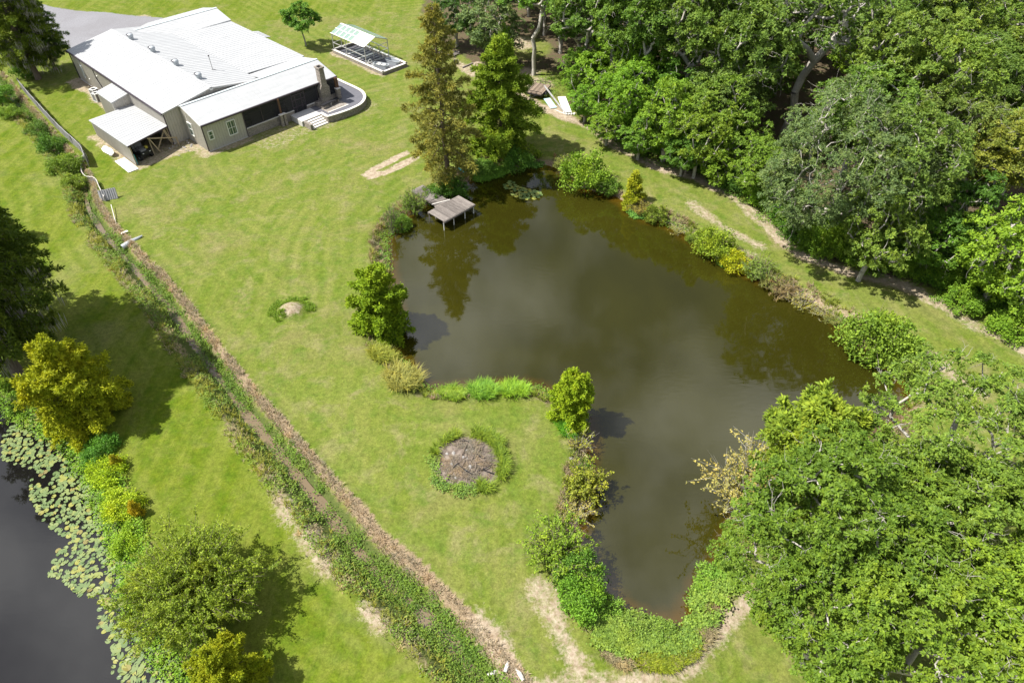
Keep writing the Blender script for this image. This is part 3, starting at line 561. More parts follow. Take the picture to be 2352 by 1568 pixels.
fas('fascia', (-5.3, -1.79, 2.34), (-0.02, -0.09, 2.17), w=0.05, h=0.16); fas('wall_flashing', (-0.04, 8.9, 1.9), (-2.1, 8.93, 1.92), w=0.12, h=0.08, mat=M['galv_dull'])
cf = lambda u, o=0.0: -1.7 + (u + 5.2) / 5.2 * 1.65 + o
for u in (-5.05, -2.7, -0.2): MB().bar((u, cf(u, 0.15), 0), (u, cf(u, 0.15), 2.2), 0.1).build('carport_post', M['lumber'], house)
for (ua, oa, za), (ub, ob, zb) in (((-2.9, -0.05, 2.15), (0.3, -0.7, 0.95)), ((-2.0, 0.1, 0.5), (-0.5, 0.1, 2.1)), ((-2.75, -0.05, 2.15), (-2.0, -0.1, 0.15)), ((-0.75, 0.0, 2.15), (-0.35, -0.05, 0.5)), ((0.2, -0.72, 1.0), (0.25, -0.75, 0.0)), ((-0.6, 0.0, 2.1), (-0.1, 0.0, 0.3))):
    MB().bar((ua, cf(ua, oa), za), (ub, cf(ub, ob), zb), 0.08, 0.12).build('brace', M['lumber'], house)
# raised patio, landing and steps
def ring(P, w, z0, z1):
    P = np.asarray(P, float); T = np.gradient(P, axis=0); N = np.stack([-T[:, 1], T[:, 0]], 1) / np.linalg.norm(T, axis=1)[:, None]; m = MB(); n = len(P)
    A, B = P + N * w / 2, P - N * w / 2; V = [(*p, z) for z in (z0, z1) for q in (A, B) for p in q]; f = []
    for k in range(n - 1): f += [(2 * n + k, 2 * n + k + 1, 3 * n + k + 1, 3 * n + k), (k, k + 1, 2 * n + k + 1, 2 * n + k), (n + k + 1, n + k, 3 * n + k, 3 * n + k + 1)]
    f += [(0, 2 * n, 3 * n, n), (n - 1, 2 * n - 1, 4 * n - 1, 3 * n - 1)]
    return m.add(V, f)
patio = empty('patio', (HO[0], HO[1], 0), HTH, 'raised dark patio with curved stone wall and pale cap beside the screened porch', 'patio')
edge_ = np.vstack([[(15.2, -6.95), (15.2, -8.3)], smooth([(15.2, -8.35), (16.7, -8.6), (18.3, -8.7), (20.0, -8.45), (21.4, -7.4), (22.2, -5.9), (22.35, -4.3), (22.3, -2.2), (22.2, -0.3), (21.5, 1.2)], 5, False)])
ins = [tuple(p) for p in edge_] + [(19.6, 1.2), (19.6, VF - 0.13), (15.2, VF - 0.13)]
MB().prism(ins, 0, 0.68).build('patio_floor', M['slate'], patio)
ring(edge_, 0.28, 0, 0.74).build('patio_wall', M['stone'], patio); ring(edge_, 0.34, 0.74, 0.81).build('wall_cap', M['conc_cap'], patio)
MB().box((12.45, -7.05, 0), (15.18, VF - 0.14, 0.67)).build('landing', M['concrete'], patio); MB().box((12.38, -7.15, 0.6), (15.05, -7.03, 0.7)).build('landing_edge', M['conc_cap'], patio)
for k in range(4): MB().box((12.95, -7.15 - 0.34 * (k + 1), 0), (15.05, -7.15 - 0.34 * k, 0.55 - 0.14 * k)).build('step', M['conc_cap'], patio)
MB().box((12.6, -8.55, 0), (12.93, -7.1, 0.66)).build('step_cheek', M['stone'], patio)
MB().box((15.9, -7.35, 0.682), (18.9, -5.4, 0.70)).build('stone_hearth', M['stone'], patio); MB().box((15.9, -7.5, 0.682), (18.9, -7.36, 0.72)).build('hearth_edge', M['conc_cap'], patio)
bench = empty('patio_bench', (*hw(17.25, -6.05), 0.70), HTH + 0.1, 'long dark bench in front of the stone fireplace on the patio', 'bench')
MB().box((-1.3, -0.25, 0.42), (1.3, 0.25, 0.5)).build('bench_seat', M['black'], bench)
for u in (-1.15, 0, 1.15): MB().box((u - 0.06, -0.2, 0), (u + 0.06, 0.2, 0.42)).build('leg', M['stone'] if u else M['galv_dull'], bench)
# condensers, sheets, tub and utility vehicle by the house
def condenser(u, v, label):
    e = empty('condenser', (*hw(u, v), 0), HTH + 0.2, label, 'condenser', 'air conditioners along the tan wall'); MB().box((-0.45, -0.45, 0.02), (0.45, 0.45, 0.1)).build('pad', M['concrete'], e)
    b = MB(); b.box((-0.38, -0.38, 0.1), (0.38, 0.38, 0.95)); b.build('cabinet', M['trim_dark'], e)
    for sx, sy in ((-1, -1), (1, -1), (1, 1), (-1, 1)): MB().box((sx * 0.38 - 0.05, sy * 0.38 - 0.05, 0.1), (sx * 0.38 + 0.05, sy * 0.38 + 0.05, 1.0)).build('corner_panel', M['trim_white'], e)
    for k in range(6): MB().box((-0.40, -0.40, 0.2 + k * 0.12), (0.40, 0.40, 0.225 + k * 0.12)).build('louvre', M['galv_dull'], e)
    ring([(0.36 * math.cos(a), 0.36 * math.sin(a)) for a in np.linspace(0, 2 * math.pi, 20)], 0.16, 0.94, 1.02).build('fan_rim', M['trim_white'], e); MB().lathe((0, 0, 0.955), [(0.28, 0), (0.02, 0.01)], 16).build('fan', M['black'], e)
condenser(-0.85, 18.8, 'white and dark condenser unit farther along the tan wall'); condenser(-1.15, 17.4, 'white and dark condenser unit next to the annex box')
o = MB().slab((-0.55, -1.7, 0.06), (0.55, -1.7, 0.06), (0.55, 1.7, 0.07), (-0.55, 1.7, 0.07), 0.05).build('white_board', M['white'], loc=(*hw(-5.85, -0.75), 0.02), rz=HTH); tag(o, 'long white board lying along the carport wall base', 'board')
m = MB(); P_ = [(-0.3, -1.0), (0.1, -1.15), (0.35, -0.7), (0.35, 0.6), (0.2, 1.1), (-0.2, 1.15), (-0.35, 0.6)]; m.prism(P_, 0.06, 0.12); o = m.build('white_sheet', M['white'], loc=(*hw(-6.0, 3.1), 0.35), rz=HTH + 0.1); o.rotation_euler[1] = math.radians(-38); tag(o, 'irregular white sheet leaning against the carport wall', 'sheet')
o = MB().prism([(-0.5, -0.06), (0.5, -0.06), (0.5, 0.06), (-0.5, 0.06)], 0, 1.15).build('teal_board', M['teal'], loc=(*hw(-4.95, -0.95), 0.02), rz=HTH + math.pi / 2); tag(o, 'teal plastic panel standing inside the carport mouth', 'panel')
utv = empty('utility_vehicle', (*hw(-3.75, 0.1), 0), HTH + 0.15, 'black utility vehicle parked inside the carport', 'vehicle')
b = MB(); b.box((-0.62, -1.2, 0.42), (0.62, 1.2, 0.72)).prism([(-0.6, -1.35), (0.6, -1.35), (0.6, -0.55), (-0.6, -0.55)], 0.72, 1.0); b.build('body', M['black'], utv)
MB().box((-0.6, 0.45, 0.72), (0.6, 1.3, 0.8)).box((-0.6, 0.45, 0.8), (-0.54, 1.3, 1.05)).box((0.54, 0.45, 0.8), (0.6, 1.3, 1.05)).build('cargo_bed', M['black'], utv)
MB().box((-0.55, -0.1, 0.72), (0.55, 0.3, 0.95)).box((-0.55, 0.26, 0.95), (0.55, 0.38, 1.35)).build('seat', M['seat'], utv)
MB().box((-0.45, -1.2, 1.0), (0.15, -0.7, 1.14)).build('hood', M['seat'], utv); MB().box((0.3, -0.9, 1.0), (0.55, -0.65, 1.25)).build('fuel_can', M['yellow'], utv)
for sx in (-1, 1):
    MB().tube([(sx * 0.58, -0.5, 0.95), (sx * 0.55, -0.25, 1.75), (sx * 0.55, 0.4, 1.8), (sx * 0.58, 0.5, 0.9)], 0.03, 6).build('roll_bar', M['black'], utv)
    MB().lathe((sx * 0.4, -1.36, 0.85), [(0.09, -0.02), (0.09, 0.02)], 10).build('headlight', M['trim_white'], utv)
    for y in (-0.9, 0.85):
        w_ = MB(); w_.tube([(sx * 0.5, y, 0.31), (sx * 0.78, y, 0.31)], 0.31, 16); w_ = w_.build('wheel', M['rubber'], utv); MB().tube([(sx * 0.77, y, 0.31), (sx * 0.8, y, 0.31)], 0.15, 12).build('rim', M['galv_dull'], w_)
MB().tube([(-0.3 + 0.17 * math.cos(a), -0.35 + 0.05 * math.sin(a), 1.15 + 0.15 * math.sin(a)) for a in np.linspace(0, 6.28, 14)], 0.018, 5).build('steering_wheel', M['black'], utv)

# ------------------------------------------------------------------ greenhouse frame on a walled pad
gp = empty('greenhouse_pad', (HO[0], HO[1], 0), HTH, 'low block-walled dark rectangular pad under the greenhouse frame', 'planter pad')
for a, b in (((28.25, -2.4), (32.25, -2.4)), ((32.25, -2.4), (32.25, 8.7)), ((32.25, 8.7), (28.25, 8.7)), ((28.25, 8.7), (28.25, -2.4))):
    L_ = math.dist(a, b); nb = int(L_ / 0.8); d_ = np.subtract(b, a) / L_
    for k in range(nb):
        p, q = np.array(a) + d_ * (k * L_ / nb + 0.01), np.array(a) + d_ * ((k + 1) * L_ / nb - 0.01); MB().bar((*p, 0.2), (*q, 0.2), 0.26, 0.44).build('block', M['stone'], gp)
    MB().bar((*(np.array(a) - d_ * 0.15), 0.455), (*(np.array(b) + d_ * 0.15), 0.455), 0.32, 0.06).build('coping', M['conc_cap'], gp)
MB().box((28.4, -2.25, 0), (32.1, 8.55, 0.14)).build('gravel_bed', M['slate'], gp)
rs = np.random.RandomState(4)
for k in range(9): v = 1.6 + k * 0.75; MB().box((28.7, v, 0.14), (31.8, v + 0.42, 0.2 + 0.05 * rs.rand())).build('planting_row', M['galv_dull'] if k % 3 == 0 else M['slate'], gp)
gh = empty('greenhouse', (HO[0], HO[1], 0), HTH, 'open grey metal greenhouse frame with clear and white roof sheets', 'greenhouse')
GU, GV, GE, GRZ = (28.3, 32.2), (1.2, 8.5), 2.72, 3.5; GM = (GU[0] + GU[1]) / 2 - 0.1
bar = lambda nm, p, q, w=0.08: MB().bar(p, q, w).build(nm, M['galv_dull'], gh)
for u in GU:
    for v in (GV[0], (GV[0] + GV[1]) / 2 + 0.6, GV[1]): bar('post', (u, v, 0.45), (u, v, GE))
    for z in (1.45, GE): bar('rail', (u, GV[0], z), (u, GV[1], z))
for v in GV:
    bar('rafter', (GU[0], v, GE), (GM, v, GRZ)); bar('rafter', (GU[1], v, GE), (GM, v, GRZ))
    for z in (0.55, 1.45, 2.3): bar('rail', (GU[0], v, z), (GU[1], v, z), 0.06)
    for u in (GU[0] + 1.35, GU[0] + 2.4): bar('stud', (u, v, 0.45), (u, v, 2.3), 0.07)
bar('ridge_beam', (GM, GV[0], GRZ), (GM, GV[1], GRZ))
NP = 8
for k in range(NP):
    va, vb = GV[0] - 0.1 + (GV[1] - GV[0] + 0.2) * k / NP, GV[0] - 0.1 + (GV[1] - GV[0] + 0.2) * (k + 1) / NP
    for j in range(2):
        t0, t1 = j / 2, (j + 1) / 2; L0 = lambda t: (GU[0] - 0.12 + (GM - GU[0] + 0.12) * t, GE + (GRZ - GE) * t + 0.05); L1 = lambda t: (GU[1] + 0.08 + (GM - GU[1] - 0.08) * t, GE + (GRZ - GE) * t + 0.05)
        mt = M['poly'] if k >= 3 else M['white']
        for L_, dz, mm in ((L0, 0, mt), (L1, 0, M['poly'])):
            (ua, za_), (ub, zb_) = L_(t0 + 0.03), L_(t1 - 0.03); MB().slab((ua, va + 0.07, za_), (ub, va + 0.07, zb_), (ub, vb - 0.07, zb_), (ua, vb - 0.07, za_), 0.012).build('roof_pane', mm, gh)
        (ua, za_), (ub, zb_) = L0(t0), L0(t1); MB().bar((ua, va, za_ + 0.01), (ub, va, zb_ + 0.01), 0.13, 0.03).build('glazing_bar', M['trim_white'], gh)
for t in (0.0, 0.5, 0.97): u, z = L0(t); MB().bar((u, GV[0] - 0.1, z + 0.014), (u, GV[1] + 0.1, z + 0.014), 0.15 if t < 0.9 else 0.3, 0.03).build('purlin', M['trim_white'], gh)
def tank(u, v, label, rz, n_in):
    e = empty('stock_tank', (*hw(u, v), 0.145), HTH + rz, label, 'stock tank', 'galvanised tanks on the greenhouse pad')
    P = [(0.75 * np.sign(math.cos(a)) * (abs(math.cos(a)) > 1e-6) + 0.38 * math.cos(a), 0.38 * math.sin(a)) for a in np.linspace(0, 2 * math.pi, 25)[:-1]]
    m = MB(); n = len(P); V = [(x * s, y * s, z) for s, z in ((1, 0), (1.05, 0.6), (0.95, 0.6), (0.9, 0.15)) for x, y in P]; F = [(i * n + k, i * n + (k + 1) % n, (i + 1) * n + (k + 1) % n, (i + 1) * n + k) for i in range(3) for k in range(n)]
    m.add(V, F + [tuple(range(3 * n, 4 * n))]); m.build('tub', M['galv'], e)
    MB().tube([(x * 1.06, y * 1.06, 0.6) for x, y in P + P[:1]], 0.035, 6).build('rolled_rim', M['galv'], e)
    if n_in:
        for k in range(2): MB().lathe((-0.4 + 0.75 * k, 0, 0.35), [(0.26, 0), (0.3, 0.22), (0.24, 0.22), (0.2, 0.1)], 14).build('inner_bucket', M['white'], e)
tank(29.3, -0.75, 'oval galvanised tank holding white buckets, nearer the house', -math.pi / 2 + 0.35, True); tank(31.2, -0.85, 'empty oval galvanised tank at the outer pad wall', -math.pi / 2 + 0.2, False)
hr = empty('hose_reel', (*hw(28.75, 0.95), 0.14), HTH, 'white coiled hose reel beside the greenhouse corner post', 'hose reel')
MB().tube([(0.35 * math.cos(a), 0, 0.45 + 0.42 * math.sin(a)) for a in np.linspace(0, 6.28, 22)], 0.06, 6).build('upright_coil', M['trim_white'], hr); MB().tube([(0.3 + 0.33 * math.cos(a), -0.45 + 0.33 * math.sin(a), 0.09) for a in np.linspace(0, 6.28, 22)], 0.08, 6).build('flat_coil', M['trim_white'], hr)
MB().box((-0.2, -0.25, 0), (0.2, 0.2, 0.12)).build('reel_base', M['galv'], hr)

# ------------------------------------------------------------------ plant generators
def unit(a): return a / (np.linalg.norm(a, axis=-1, keepdims=True) + 1e-9)

def cards(P, D, Nn, L, W):
    """leaf-shaped quads at P, pointing along D, facing Nn"""
    D = unit(D); S = unit(np.cross(Nn, D)); L = np.asarray(L)[:, None]; W = np.asarray(W)[:, None]; Nu = np.cross(D, S)
    V = np.stack([P - D * L * 0.5, P + S * W * 0.5 - D * L * 0.06 + Nu * W * 0.16, P + D * L * 0.5, P - S * W * 0.5 - D * L * 0.06 + Nu * W * 0.16], 1).reshape(-1, 3)
    return V, np.arange(len(V)).reshape(-1, 4)

def tubes(segs, n=5):
    """tapered limb pieces (p, q, r0, r1)"""
    p = np.array([s[0] for s in segs], float); q = np.array([s[1] for s in segs], float); r0 = np.array([s[2] for s in segs]); r1 = np.array([s[3] for s in segs])
    d = unit(q - p); u = np.where(np.abs(d[:, 2:3]) < 0.9, np.array([[0, 0, 1.]]), np.array([[1., 0, 0]])); x = unit(np.cross(d, u)); y = np.cross(x, d)
    a = np.arange(n) * 2 * math.pi / n; ring_ = np.cos(a)[None, :, None] * x[:, None] + np.sin(a)[None, :, None] * y[:, None]
    V = np.concatenate([p[:, None] + ring_ * r0[:, None, None], q[:, None] + ring_ * r1[:, None, None]], 1).reshape(-1, 3); b = np.arange(len(segs))[:, None] * 2 * n; k = np.arange(n); k2 = (k + 1) % n
    F = np.stack([b + k, b + k2, b + n + k2, b + n + k], -1).reshape(-1, 4); return V, F

def skeleton(rng, trunk, targets, r_tip, wander=0.12, r_max=0.4):
    pos = [np.array(p, float) for p in trunk]; par = [-1] + list(range(len(trunk) - 1)); rootd = [0.0]
    for k in range(1, len(trunk)): rootd.append(rootd[-1] + np.linalg.norm(pos[k] - pos[k - 1]))
    top = pos[-1]; order = np.argsort(np.linalg.norm(targets - top, axis=1)); start = max(1, len(trunk) // 2)
    for t in targets[order]:
        A = np.array(pos[start:]); d = np.linalg.norm(A - t, axis=1); drop = np.maximum(0, A[:, 2] - t[2]) * 0.4
        j = int(np.argmin(d + 0.25 * np.array(rootd[start:]) + drop)) + start; p0 = pos[j]; L = np.linalg.norm(t - p0); prev = j; m = 3
        for k in range(1, m + 1):
            f = k / m; p = p0 + (t - p0) * f + rng.randn(3) * wander * L * (0.5 if k < m else 0) + np.array([0, 0, 0.12 * L * math.sin(math.pi * f)])
            pos.append(p); par.append(prev); rootd.append(rootd[prev] + L / m); prev = len(pos) - 1
    cnt = np.ones(len(pos)); 
    for k in range(len(pos) - 1, 0, -1): cnt[par[k]] += cnt[k]
    r = np.minimum(r_tip * cnt ** 0.46, r_max)
    return [(pos[par[k]], pos[k], r[par[k]] if par[k] else r[0] * 1.25, r[k]) for k in range(1, len(pos))]

def lobed(rng, n_lobes, dirs, lo=0.72, hi=1.1, up=0.25, p=5):
    K = rng.randn(n_lobes, 3); K[:, 2] = np.abs(K[:, 2]) * 0.9 + up - 0.3; K = unit(K); return lo + (hi - lo) * np.clip((dirs @ K.T), 0, 1).max(1) ** p

def broadleaf(seed, h, r, clear, nc, nl, leaf=(0.2, 0.12), clump=0.16, bark_='bark_grey', r_tip=0.018, under=0.25, twigs=8, lobes=10, leafm='leaf', flat=0.62, trunk_r=0.3):
    """tree of height h, crown radius r, bare for the lowest `clear` metres: returns trunk mesh, crown mesh"""
    rng = np.random.RandomState(seed); cz = (h + clear) / 2; az = (h - clear) / 2
    D = unit(rng.randn(nc * 3, 3)); keep = D[:, 2] > -under - 0.5 * rng.rand(len(D)) * under; D = D[keep][:nc]
    shell = lobed(rng, lobes, D, 0.58, 1.14, p=4) * (0.55 + 0.45 * rng.rand(len(D)) ** 0.45)
    C = D * shell[:, None] * np.array([r, r, az]) * 0.93 + np.array([0, 0, cz]); rc = clump * r * (0.6 + 0.8 * rng.rand(len(C)))
    out = unit(C - np.array([0, 0, cz - az * 0.4])); ros = 13; ri = np.repeat(np.arange(len(C)), np.maximum(2, rng.poisson(nl / ros, len(C)))); nr = len(ri)
    d = unit(rng.randn(nr, 3) + 0.6 * out[ri] + np.array([0, 0, 0.5])); d[:, 2] = np.where(d[:, 2] < -0.2, -d[:, 2], d[:, 2])
    RP = C[ri] + d * (rc[ri] * (0.5 + 0.55 * rng.rand(nr) ** 0.5))[:, None] * np.array([1, 1, flat]); RN = unit(0.6 * d + np.array([0, 0, 0.75]) + 0.35 * rng.randn(nr, 3))
    idx = np.repeat(np.arange(nr), ros); n = len(idx); w = rng.randn(n, 3); w = unit(w - RN[idx] * (w * RN[idx]).sum(1)[:, None]); s = 0.65 + 0.6 * rng.rand(n); Dr = unit(w + RN[idx] * (rng.rand(n) * 0.7 - 0.15)[:, None])
    P = RP[idx] + Dr * (leaf[0] * (0.45 + 0.45 * rng.rand(n)))[:, None] + 0.04 * rng.randn(n, 3); Nn = unit(RN[idx] + 0.4 * rng.randn(n, 3))
    V, F = cards(P, Dr, Nn, leaf[0] * s, leaf[1] * s)
    trunk = [(0, 0, -0.3)] + [(rng.randn() * 0.04 * z, rng.randn() * 0.04 * z, z) for z in np.linspace(0.15, 1, 5) * max(clear, 0.2 * h)]
    segs = skeleton(rng, trunk, C, r_tip, r_max=trunk_r)
    if twigs:
        for i in rng.choice(len(C), min(twigs, len(C)), replace=False):
            for _ in range(3):
                p = C[i]; dr = unit(out[i] + 0.9 * rng.randn(3)); st = rc[i] * 0.42
                for k in range(4):
                    q = p + dr * st * (0.7 + 0.6 * rng.rand()); segs.append((p, q, 0.020 - 0.004 * k, 0.016 - 0.004 * k)); segs.append((q, q + unit(dr + 0.9 * rng.randn(3)) * st * 0.8, 0.009, 0.004)); p = q; dr = unit(dr + 0.5 * rng.randn(3))
    tv, tf = tubes(segs); return mesh_np('trunk', tv, tf, (M[bark_],), True), mesh_np('crown', V, F, (M[leafm],))

def conifer(seed, h, R, zb, prof, nb, dens, cardsz=(0.30, 0.075), per=9, elev=(-0.1, 0.75), droop=0.15, bark_='bark_brown', puff=0.28, moss=0, trunk_r=0.22, lean=(0, 0), leafm='needle'):
    rng = np.random.RandomState(seed); segs = []; PP, DD, NN = [], [], []; mv = []
    ax = lambda z: np.array([lean[0] * z / h + 0.06 * math.sin(z * 1.1 + seed), lean[1] * z / h + 0.06 * math.cos(z * 0.9), z])
    zs = np.linspace(-0.3, h * 0.985, 14)
    for a, b in zip(zs[:-1], zs[1:]): segs.append((ax(a), ax(b), trunk_r * (1 - a / h) ** 0.8 + 0.02 + (0.12 * trunk_r if a < 0 else 0), trunk_r * (1 - b / h) ** 0.8 + 0.015))
    for i in range(nb):
        t = (i + rng.rand()) / nb; z = zb + (h - zb) * t ** 0.92; L = max(0.25, R * prof(t) * (0.5 + 0.62 * rng.rand())); az = i * 2.39996 + rng.randn() * 0.35
        e = elev[0] + (elev[1] - elev[0]) * t ** 1.5 + rng.randn() * 0.12; dr = np.array([math.cos(az), math.sin(az), 0]); side = np.array([-dr[1], dr[0], 0]); o = ax(z)
        cur = lambda s: o + dr * (s * L * math.cos(e)) + np.array([0, 0, L * (math.sin(e) * s - droop * s * s)])
        segs += [(cur(0), cur(0.5), 0.018 + 0.012 * L, 0.012 + 0.005 * L), (cur(0.5), cur(0.95), 0.012 + 0.005 * L, 0.006)]
        ns = max(3, int(L * dens)); s = 0.22 + 0.8 * rng.rand(ns) ** 0.75; wd = (1.05 - s) * 0.42 * L + 0.1
        c = np.array([cur(q) for q in s]) + side * (rng.uniform(-1, 1, ns) * wd)[:, None] + np.array([0, 0, 1]) * (rng.randn(ns) * 0.07 * (1 + 0.3 * L))[:, None]
        k = np.repeat(np.arange(ns), per); m = len(k); dd = unit(dr * 0.75 + 0.85 * rng.randn(m, 3) + np.array([0, 0, 0.05])); PP.append(c[k] + dd * (puff * (0.3 + 0.8 * rng.rand(m)))[:, None] * np.array([1, 1, 0.75])); DD.append(dd); NN.append(unit(rng.randn(m, 3) * 0.6 + np.array([0, 0, 1.0]) + 0.3 * dr))
        if moss and rng.rand() < moss * (1 - t):
            for q in rng.rand(5) * 0.6 + 0.4:
                p = cur(q); ml = 0.5 + 1.2 * rng.rand(); n_ = 14; P0 = p + rng.randn(n_, 3) * [0.2, 0.2, 0.08]; mv.append((P0 - np.array([0, 0, 1]) * (ml * rng.rand(n_, 1) * 0.5), ml * (0.5 + 0.5 * rng.rand(n_))))
    P, D, Nn = map(np.concatenate, (PP, DD, NN)); s = 0.65 + 0.7 * rng.rand(len(P)); V, F = cards(P, D, Nn, cardsz[0] * s, cardsz[1] * s * (0.8 + 0.5 * rng.rand(len(P))))
    tv, tf = tubes(segs); mm = None
    if mv:
        P = np.concatenate([a for a, _ in mv]); L = np.concatenate([b for _, b in mv]); dn = np.tile([[0, 0, -1.]], (len(P), 1)) + rng.randn(len(P), 3) * 0.08
        v, f = cards(P, dn, unit(rng.randn(len(P), 3) * [1, 1, 0.1]), L, np.full(len(P), 0.07)); mm = mesh_np('moss', v, f, (M['moss'],))
    return mesh_np('trunk', tv, tf, (M[bark_],), True), mesh_np('crown', V, F, (M[leafm],)), mm

def fountain(seed, h, r, ns, nl, leaf=(0.13, 0.055), bark_='bark_brown', arch=0.45, stem_r=0.05, spread=1.0, leafm='leaf', side=3):
    """many-stemmed shrub or tree whose long shoots arch outwards, leaves strung along them"""
    rng = np.random.RandomState(seed); segs = []; P, D, Nn = [], [], []
    for i in range(ns):
        az = rng.rand() * 6.283; out = spread * rng.rand() ** 0.55; L = h * (0.62 + 0.45 * rng.rand()) * (1.05 - 0.25 * out); d = np.array([math.cos(az), math.sin(az), 0]); b = d * out * r * 0.12
        cur = lambda s: b + d * (out * r * 0.95 * s ** 1.25) + np.array([0, 0, L * (s * (1 + arch * out * 0.6) - arch * out * s * s)])
        q = [cur(s) for s in np.linspace(0, 1, 6)]
        for k in range(5): segs.append((q[k], q[k + 1], stem_r * (1 - k / 5) + 0.006, stem_r * (1 - (k + 1) / 5) + 0.004))
        for _ in range(side):
            s0 = 0.3 + 0.65 * rng.rand(); o = cur(s0); dd = unit(cur(min(1, s0 + 0.06)) - o + 0.75 * rng.randn(3)); ll = h * 0.19 * (0.5 + rng.rand()); segs.append((o, o + dd * ll, 0.014, 0.004)); m = nl // side; t = rng.rand(m)
            P.append(o + dd * (t * ll)[:, None] - np.array([0, 0, 1]) * (0.12 * ll * t ** 2)[:, None] + rng.randn(m, 3) * (0.05 + 0.006 * h)); D.append(unit(dd + rng.randn(m, 3) * 0.7)); Nn.append(unit(rng.randn(m, 3) * 0.6 + [0, 0, 0.9]))
    P, D, Nn = map(np.concatenate, (P, D, Nn)); P[:, 2] = np.maximum(P[:, 2], 0.03); s = 0.7 + 0.6 * rng.rand(len(P)); V, F = cards(P, D, Nn, leaf[0] * s, leaf[1] * s); tv, tf = tubes(segs, 4)
    return mesh_np('trunk', tv, tf, (M[bark_],), True), mesh_np('crown', V, F, (M[leafm],))

def bush(seed, h, r, nc, nl, leaf=(0.15, 0.09), bark_='bark_brown', lobes=6, leafm='leaf', twigs=3, clump=0.26):
    rng = np.random.RandomState(seed); D = unit(rng.randn(nc, 3)); D[:, 2] = np.abs(D[:, 2]) * 1.0; D = unit(D); C = D * (lobed(rng, lobes, D, 0.6, 1.1) * (0.45 + 0.55 * rng.rand(nc) ** 0.5))[:, None] * np.array([r, r, h]) * 0.88; C[:, 2] += 0.1 * h
    rc = clump * min(r, h) * (0.6 + 0.8 * rng.rand(nc)); idx = np.repeat(np.arange(nc), rng.poisson(nl, nc)); n = len(idx); out = unit(C); d = unit(rng.randn(n, 3) + 0.5 * out[idx] + [0, 0, 0.4])
    P = C[idx] + d * (rc[idx] * (0.3 + 0.8 * rng.rand(n)))[:, None]; P[:, 2] = np.maximum(P[:, 2], 0.04); s = 0.65 + 0.7 * rng.rand(n)
    V, F = cards(P, unit(d + 0.8 * rng.randn(n, 3)), unit(0.5 * d + [0, 0, 0.4] + 0.75 * rng.randn(n, 3)), leaf[0] * s, leaf[1] * s); trunk = [(0, 0, -0.2), (0, 0, 0.1), (0, 0, 0.16 * h)]; segs = skeleton(rng, trunk, C, 0.009, r_max=0.09)
    for i in rng.choice(nc, min(twigs, nc), replace=False):
        p = C[i]
        for _ in range(4): segs.append((p, p + unit(out[i] + 0.7 * rng.randn(3)) * rc[i] * (1.3 + rng.rand()), 0.012, 0.004))
    tv, tf = tubes(segs, 4); return mesh_np('stems', tv, tf, (M[bark_],), True), mesh_np('foliage', V, F, (M[leafm],))

def plant(name, meshes, loc, label, cat, col, rz=0.0, sc_=1.0, scz=None, group=None):
    """an Empty at the foot with trunk and crown as its parts; the crown's colour is the object's colour"""
    z = gz(loc[0], loc[1]) - 0.03; e = empty(name, (loc[0], loc[1], z), rz, label, cat, group); e.scale = (sc_, sc_, scz or sc_)
    for me in meshes:
        if me is None: continue
        o = link(me.name.split('.')[0], me, e)
        if o.name.split('.')[0] in ('crown', 'foliage'): o.color = (*col, 1)
    return e

# ------------------------------------------------------------------ big single trees
OLIVE, DEEP, MIDG, BRIGHT, YELLOW, RUST, GREY = (0.10, 0.13, 0.022), (0.035, 0.075, 0.018), (0.065, 0.125, 0.024), (0.12, 0.205, 0.028), (0.235, 0.235, 0.02), (0.15, 0.14, 0.05), (0.095, 0.13, 0.072)
b = G(1030, 420); h_ = height_to(b, 12)
tall = conifer(11, h_, 3.7, 1.3, lambda t: (0.5 + 0.5 * min(1, t * 6)) * (1 - t ** 1.7) ** 0.8 + 0.12, 135, 11, (0.30, 0.07), 12, (0.0, 0.95), 0.22, trunk_r=0.3, puff=0.30, lean=(-0.3, 0))
plant('cypress_tree', tall, b, 'tallest cypress, open rust-brown crown, beside the dock walkway', 'tree', RUST, 0.4)
b2 = G(1152, 350); h2 = height_to(b2, 92)
second = conifer(23, h2, 3.9, 0.3, lambda t: (0.7 + 0.3 * min(1, t * 5)) * (1 - t ** 2.0) ** 0.75 + 0.14, 150, 15, (0.30, 0.095), 14, (-0.05, 0.9), 0.22, trunk_r=0.28, puff=0.34)
plant('cypress_tree', second, b2, 'dense olive-green cypress at the head of the pond', 'tree', (0.115, 0.16, 0.024), 1.1)
mossy = conifer(31, 15.5, 4.6, 2.6, lambda t: (0.6 + 0.4 * min(1, t * 4)) * (1 - t ** 2) ** 0.6 + 0.1, 190, 13, (0.30, 0.085), 10, (0.0, 0.7), 0.22, moss=0.75, trunk_r=0.42, puff=0.30)
b3 = G(88, 182); plant('cypress_tree', mossy, b3, 'moss-hung cypress with bare trunk beside the gravel drive', 'tree', (0.075, 0.10, 0.018), 0.2, 0.92)
b3b = G(128, 160); plant('cypress_tree', mossy, b3b, 'second moss-hung cypress, right behind the one by the drive', 'tree', (0.05, 0.085, 0.018), 2.6, 0.62)
b4 = G(-78, 690, 7.5); plant('cypress_tree', mossy, b4, 'huge dark cypress trailing grey moss at the left edge of the dark pond', 'tree', (0.062, 0.085, 0.018), 1.9, 1.05, 1.2)
b5 = G(-62, 590, 7.5); plant('cypress_tree', mossy, b5, 'dark cypress at the left edge behind the huge mossy one', 'tree', (0.055, 0.08, 0.016), 4.0, 0.95)
b5b = G(-8, 505, 2.2); plant('cypress_tree', mossy, b5b, 'small dark cypress cut off by the left edge above the mossy pair', 'tree', (0.04, 0.08, 0.015), 2.0, 0.3)
